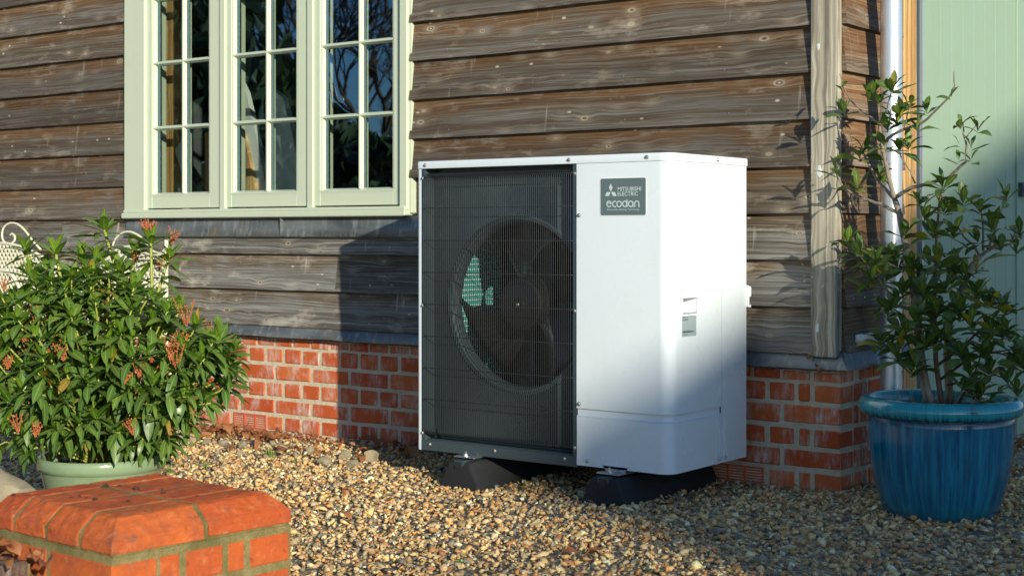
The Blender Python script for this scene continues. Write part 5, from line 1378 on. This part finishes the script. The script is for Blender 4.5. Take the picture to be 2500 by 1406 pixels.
# dry leaves
def dead_leaf(c, L, seed, label, group, up=.0):
    rs = random.Random(seed); m = MB(); v, f, u = leaf_geo(L, L * rs.uniform(.45, .7), rs.uniform(-.5, .6), rs.uniform(.2, .9), 6, rs.uniform(-.8, .8), .12)
    m.add([(a, b, z + .15 * L * math.sin(a / L * 4)) for a, b, z in v], f, u); me_ = m.mesh('dry_leaf', M['dead'], True, fixn=False)
    o = single('dry_leaf', me_, label, 'leaf', c, group); o.rotation_euler = (rs.uniform(-.5, .5), rs.uniform(-.6, .2) - up, rs.uniform(0, 6.28)); return o
sp_ = [(583, 1035), (592, 1045), (605, 1052), (470, 1040), (500, 1045), (520, 1050), (545, 1048), (560, 1040), (635, 1060), (615, 1040), (700, 1090), (670, 1085), (735, 1090), (780, 1100), (930, 1080), (950, 1092), (975, 1098), (995, 1090), (1010, 1105), (900, 1090), (1095, 1092), (560, 1075), (640, 1045), (880, 1102)]
for k, (px, py) in enumerate(sp_):
    c = onz(px, py, .02); c.y = min(c.y, -.035); c.z = gz(c.x, c.y) + .022; dead_leaf(c, R.uniform(.05, .085), 300 + k, 'curled brown dead leaf against the brick plinth, %s leaf from the left' % ORD[sorted((q[0], q[1]) for q in sp_).index((px, py))], 'dead leaves along the plinth')
for px, py, lb in ((1462, 1352, 'dark red leaf on the gravel in front of the support blocks'), (1370, 1350, 'small brown leaf on the gravel left of the dark red leaf'), (862, 1192, 'small rust coloured leaf on the sunlit gravel'), (838, 1202, 'orange brown scrap of leaf beside the sunlit rust leaf'), (858, 1258, 'narrow brown leaf on the sunlit gravel in the middle')):
    c = onz(px, py, .012); c.z = gz(c.x, c.y) + .012; dead_leaf(c, .045 if px != 1462 else .055, int(px), lb, None)
DL = ((2475, 1095), (2485, 1100), (2495, 1092), (2500, 1104), (2480, 1108), (2490, 1110), (2505, 1098), (2465, 1102), (2470, 1165), (2490, 1158))
for k, (px, py) in enumerate(DL):
    c = onz(px, py, -.03); c.z = -.02; dead_leaf(c, R.uniform(.04, .06), 400 + k, 'red brown dead leaf at the foot of the green door, %s leaf from the left' % ORD[sorted(DL).index((px, py))] if py < 1150 else ('brown leaf between threshold and edging rail, %s' % ('left one' if px < 2480 else 'right one')), 'dead leaves by the door sill')
SL = ((20, 1335), (45, 1345), (70, 1340), (95, 1350), (110, 1345), (30, 1360), (60, 1362), (85, 1370), (130, 1372), (5, 1350), (120, 1395), (20, 1395))
for k, (px, py) in enumerate(SL):
    c = onz(px, py, .222); c.y = min(c.y, -2.9); c.z = .228; dead_leaf(c, R.uniform(.035, .055), 500 + k, 'crumpled dead leaf on the brick step, %s leaf from the left' % ORD[sorted(SL).index((px, py))], 'dead leaves on the step')
for lf_ in range(3):
    p = ony(1985 + lf_ * 9, 882 + lf_ * 14, -.05); o = dead_leaf(p, .035, 600 + lf_, ('uppermost', 'middle', 'lowest')[lf_] + ' orange dead leaf caught on the lead strip under the corner post', 'leaves caught under the post')
# broken leaf crumbs along the plinth
lc = MB()
for k in range(520):
    x = R.uniform(-3.4, -1.0) if k % 3 else R.uniform(-3.3, -2.5); y = -.03 - abs(R.gauss(0, .055)); L = R.uniform(.012, .038)
    v, f, u = leaf_geo(L, L * .6, R.uniform(-.5, .6), R.uniform(.2, .9), 3, R.uniform(-.8, .8), .1)
    Rm = Euler((R.uniform(-.7, .7), R.uniform(-.7, .7), R.uniform(0, 6.3))).to_matrix(); c = Vector((x, y, gz(x, y) + R.uniform(.006, .022)))
    lc.add([Rm @ Vector(q) + c for q in v], f)
for k in range(180):
    px, py = R.uniform(700, 2450), R.uniform(1150, 1400); c = onz(px, py, .01)
    if not vis(c.x, c.y): continue
    L = R.uniform(.008, .022); v, f, u = leaf_geo(L, L * .5, R.uniform(-.5, .6), .5, 2); Rm = Euler((R.uniform(-.5, .5), R.uniform(-.5, .5), R.uniform(0, 6.3))).to_matrix(); c.z = gz(c.x, c.y) + .012
    lc.add([Rm @ Vector(q) + c for q in v], f)
single('leaf_litter', lc.mesh('leaf_litter', M['dead'], fixn=False), 'brown crumbled leaf litter along the plinth and scattered on the gravel', None, kind='stuff')
# grass tufts
def tuft_grass(c, n_, L, seed, label):
    rs = random.Random(seed); m = MB()
    for k in range(n_):
        a = rs.uniform(0, 6.28); sp0 = rs.uniform(.1, .9); l = L * rs.uniform(.5, 1.1); b = Vector((rs.uniform(-1, 1), rs.uniform(-1, 1), 0)) * L * .25
        d = Vector((math.cos(a), math.sin(a), 0)); side = Vector((-d.y, d.x, 0)) * .0012
        P = [b + d * l * sp0 * t + Vector((0, 0, l * (t - .35 * sp0 * t * t))) for t in (0, .35, .7, 1)]
        vs = []; [vs.extend([q - side * w, q + side * w]) for q, w in zip(P, (1, 1, .7, .1))]
        m.add(vs, [[0, 1, 3, 2], [2, 3, 5, 4], [4, 5, 7, 6]])
    return single('grass_tuft', m.mesh('grass_tuft', M['grass'], fixn=False), label, 'grass', c, 'grass tufts in the gravel')
for k, (px, py, n_, L, lb) in enumerate(((660, 1100, 45, .055, 'largest grass tuft, at the foot of the plinth right of the air brick'), (500, 1125, 30, .03, 'low grass tuft in the sunlit gravel right of the shrub'), (412, 1138, 34, .045, 'grass tuft beside the rim of the green pot'), (430, 1170, 26, .03, 'grass tuft in gravel behind the brick pier cap'),
                                          (470, 1070, 26, .03, 'small grass tuft under the right side of the shrub'), (1122, 1372, 14, .022, 'tiny grass sprig in the gravel at the bottom centre'), (545, 1105, 16, .02, 'sparse sprig of grass in front of the rubble'), (720, 1115, 22, .022, 'short moss-like tuft near the rubble stones'))):
    c = onz(px, py, 0.0); c.z = gz(c.x, c.y) - .002; tuft_grass(c, n_, L, 700 + k, lb)
c = onz(33, 1330, .218); c.y = min(c.y, -2.9); c.z = .216; tuft_grass(c, 9, .07, 750, 'long bladed weed growing on the brick step at the bottom left')
# twigs
for k, pp in enumerate((((905, 1183), (938, 1176)), ((870, 1210), (905, 1195)), ((1000, 1090), (1012, 1072)))):
    a, b = [onz(x, y, .012) for x, y in pp]; m_ = (a + b) / 2 + Vector((0, 0, .006))
    single('twig', MB().tube([a, m_, b], .0012, 5).mesh('twig', M['bark'], True), ('thin dry twig on the sunlit gravel, upper of two', 'thin dry twig on the sunlit gravel, lower of two', 'dark dry stalk rising by the plinth beside the unit')[k], 'twig', group='twigs on the gravel')
# ================================================================== DOOR THRESHOLD
m = MB().box(.02, .13, .9, 4.4, -.16, -.062, .006)
single('timber_sleeper', m.mesh('timber_sleeper', M['sleeper'], uvfn=lambda v: (v[1], v[0] + v[2])), 'grey weathered timber threshold in front of the green door', 'timber')
single('edging_rail', MB().tube([(.215, .62, -.075), (.215, 4.4, -.075)], .02, 14).mesh('edging_rail', M['lead'], True), 'grey rounded edging rail in front of the timber threshold', 'edging')

# ================================================================== SURROUNDINGS OUTSIDE THE FRAME
# barn to the right of the camera whose roof slope shades the lower right of the view
U = Vector((-SUN.y, SUN.x, 0)).normalized() * -1
U = SUN.cross(UP).normalized(); Vv = U.cross(SUN)
Lb = 29.0
def SP(u, v, L=Lb): return U * u + Vv * v - SUN * L
def gable(u, v): # barn profile point on its end wall
    p = SP(u, v); return p
hd_ = Vector((-SUN.x, -SUN.y, 0)).normalized()
def col_at(u, v):
    """point at horizontal offset u whose height throws a shadow at v; on the vertical end wall plane"""
    x = U * u + hd_ * (Lb * math.hypot(SUN.x, SUN.y)); slope = -SUN.z / math.hypot(SUN.x, SUN.y)
    z = v / math.hypot(SUN.x, SUN.y) + x.dot(hd_) * slope
    return Vector((x.x, x.y, z))
vline = lambda u: .88 - .135 + .50 * u - .1 * 0
ZS = -0.0
barn = thing('barn', 'dark timber barn with a pitched roof standing to the right of the yard', 'barn', col_at(3.2, 0) * 1)
e0, ap, e1 = col_at(-.95, vline(-.95)), col_at(3.6, vline(3.6)), col_at(8.15, vline(-.95))
bl = hd_ * 7
def slab(a, b, th=.14):
    n_ = Vector((0, 0, th)); vs = [a, b, b + bl, a + bl, a - n_, b - n_, b + bl - n_, a + bl - n_]
    return MB().add(vs, [(0, 1, 2, 3), (7, 6, 5, 4), (0, 4, 5, 1), (1, 5, 6, 2), (2, 6, 7, 3), (3, 7, 4, 0)])
bo = Vector(barn['_off'])
for a, b in ((e0, ap), (ap, e1)):
    part('roof', slab(a, b), M['brick'], barn)
ins = (ap - e0).normalized() * .25 + hd_ * .25 - Vector((0, 0, .1)); w0, w1 = e0 + U * .3, e1 - U * .3
wv = [Vector((w0.x, w0.y, -.1)), Vector((w1.x, w1.y, -.1)), w1 - Vector((0, 0, .1)), ap - Vector((0, 0, .2)), w0 - Vector((0, 0, .1))]
wv = [p + hd_ * .15 for p in wv]; wv2 = [p + hd_ * 6.6 for p in wv]
part('wall', MB().add(wv + wv2, [(0, 1, 2, 3, 4), (9, 8, 7, 6, 5), (0, 5, 6, 1), (1, 6, 7, 2), (4, 9, 5, 0)]), M['sleeper'], barn)
# trees beyond the yard, seen mirrored in the window
def far_tree(base, H, Rc, n_, label, seed, conical=False):
    rs = random.Random(seed); t = thing('evergreen_tree', label, 'tree', base); m = MB()
    m.tube([base, base + Vector((0, 0, H * .5)), base + Vector((0, 0, H * .95))], [.22, .15, .04], 8); part('trunk', m, M['bark'], t)
    f = MB()
    for k in range(n_):
        h = rs.random() ** .9; a = rs.uniform(0, 6.28)
        rad = Rc * ((1 - h) ** .6 if conical else math.sin(PI * (.12 + .86 * h)) ** .6) * rs.uniform(.35, 1.0) * (1 + .2 * math.sin(a * 3 + h * 9))
        c = base + Vector((rad * math.cos(a), rad * math.sin(a), .3 + h * (H - .3))); s_ = rs.uniform(.14, .38)
        Rm = Euler((rs.uniform(-1.4, 1.4), rs.uniform(-1.4, 1.4), rs.uniform(0, 6.28))).to_matrix()
        f.add([Rm @ Vector(q) * s_ + c for q in ((-1, 0, 0), (0, -.5, .1), (1, 0, 0), (0, .5, .1))], [(0, 1, 2, 3)], None, rs.random())
    o = part('crown', f, M['leaf_far'], t, tint=True, fixn=False); return t
# unseen thin tree added so its open crown breaks up light on the gravel
tb0 = col_at(-1.62, 0); tb0 = Vector((tb0.x, tb0.y, -.1)); tt = thing('added_tree', 'thin young tree added out of view to dapple the light on the gravel', 'tree', tb0)
htop = col_at(-1.62, vline(-1.62)).z
tm = MB(); tm.tube([tb0, tb0 + UP * 2.5, Vector((tb0.x, tb0.y, htop - .3))], [.06, .05, .02], 8); part('trunk', tm, M['bark'], tt)
fm = MB(); rs_ = random.Random(31)
for k in range(1500):
    uu = -1.62 + rs_.triangular(-.95, .95, .3); vtop = vline(uu) + .05; hh = rs_.random() ** .8
    q = col_at(uu, vtop); zz_ = q.z - .05 - hh * 2.6; c = Vector((q.x, q.y, zz_)) + hd_ * rs_.uniform(-.6, .6)
    Rm = Euler((rs_.uniform(-1.4, 1.4), rs_.uniform(-1.4, 1.4), rs_.uniform(0, 6.28))).to_matrix(); s_ = rs_.uniform(.035, .075)
    fm.add([Rm @ Vector(w) * s_ + c for w in ((-1, 0, 0), (0, -.5, .1), (1, 0, 0), (0, .5, .1))], [(0, 1, 2, 3)], None, rs_.random())
part('crown', fm, M['leaf_far'], tt, tint=True, fixn=False)
def refl(px, z0, dist):   # a point seen mirrored in the glass at pixel column px
    d = ray(px, 570); w = CAM + d * ((0 - CAM.y) / d.y); dd = Vector((d.x, -d.y, 0)).normalized(); return Vector((w.x + dd.x * dist, w.y + dd.y * dist, z0))
far_tree(refl(360, -.1, 20), 9.5, 2.6, 2600, 'tall dark evergreen beyond the yard, furthest left of the row', 1, True)
far_tree(refl(480, -.1, 22), 11, 2.4, 2600, 'tallest dark evergreen of the row beyond the yard', 2, True)
far_tree(refl(640, -.1, 27), 4.6, 2.6, 2200, 'low rounded evergreen between the tall ones beyond the yard', 3)
far_tree(refl(820, -.1, 26), 3.1, 2.6, 2200, 'squat rounded evergreen under the bare tree', 4)
far_tree(refl(980, -.1, 26), 2.9, 2.6, 2200, 'small rounded evergreen at the right end of the row', 5)
def bare_tree(base, H, seed, label):
    rs = random.Random(seed); t = thing('bare_tree', label, 'tree', base); tr_ = MB(); bm_ = MB()
    def grow(p, d, L, r_, lv):
        q = p + d * L; mid = (p + q) / 2 + Vector((rs.uniform(-1, 1), rs.uniform(-1, 1), 0)) * L * .06
        r_ = r_ * 1.0
        (tr_ if lv == 0 else bm_).tube([p, mid, q], [r_, r_ * .85, r_ * .7], 6 if lv < 2 else 4, False)
        if lv > 6: return
        for k in range(3 if lv > 0 else 4):
            nd = (d + Vector((rs.uniform(-1, 1), rs.uniform(-1, 1), rs.uniform(-.35, .6))) * .75).normalized()
            grow(q if k else mid, nd, L * rs.uniform(.6, .82), r_ * .62, lv + 1)
    grow(base, Vector((0, 0, 1)), H * .26, .17, 0)
    part('trunk', tr_, M['bark_red'], t); part('branch', bm_, M['bark_red'], t, fixn=False)
bare_tree(refl(930, -.1, 36), 10.5, 4, 'bare branching tree beyond the yard to the right of the evergreens')
bare_tree(refl(690, -.1, 34), 13, 9, 'bare tree standing between the tall evergreens beyond the yard')

# tidy bookkeeping
for o in list(bpy.data.objects):
    if '_off' in o: del o['_off']
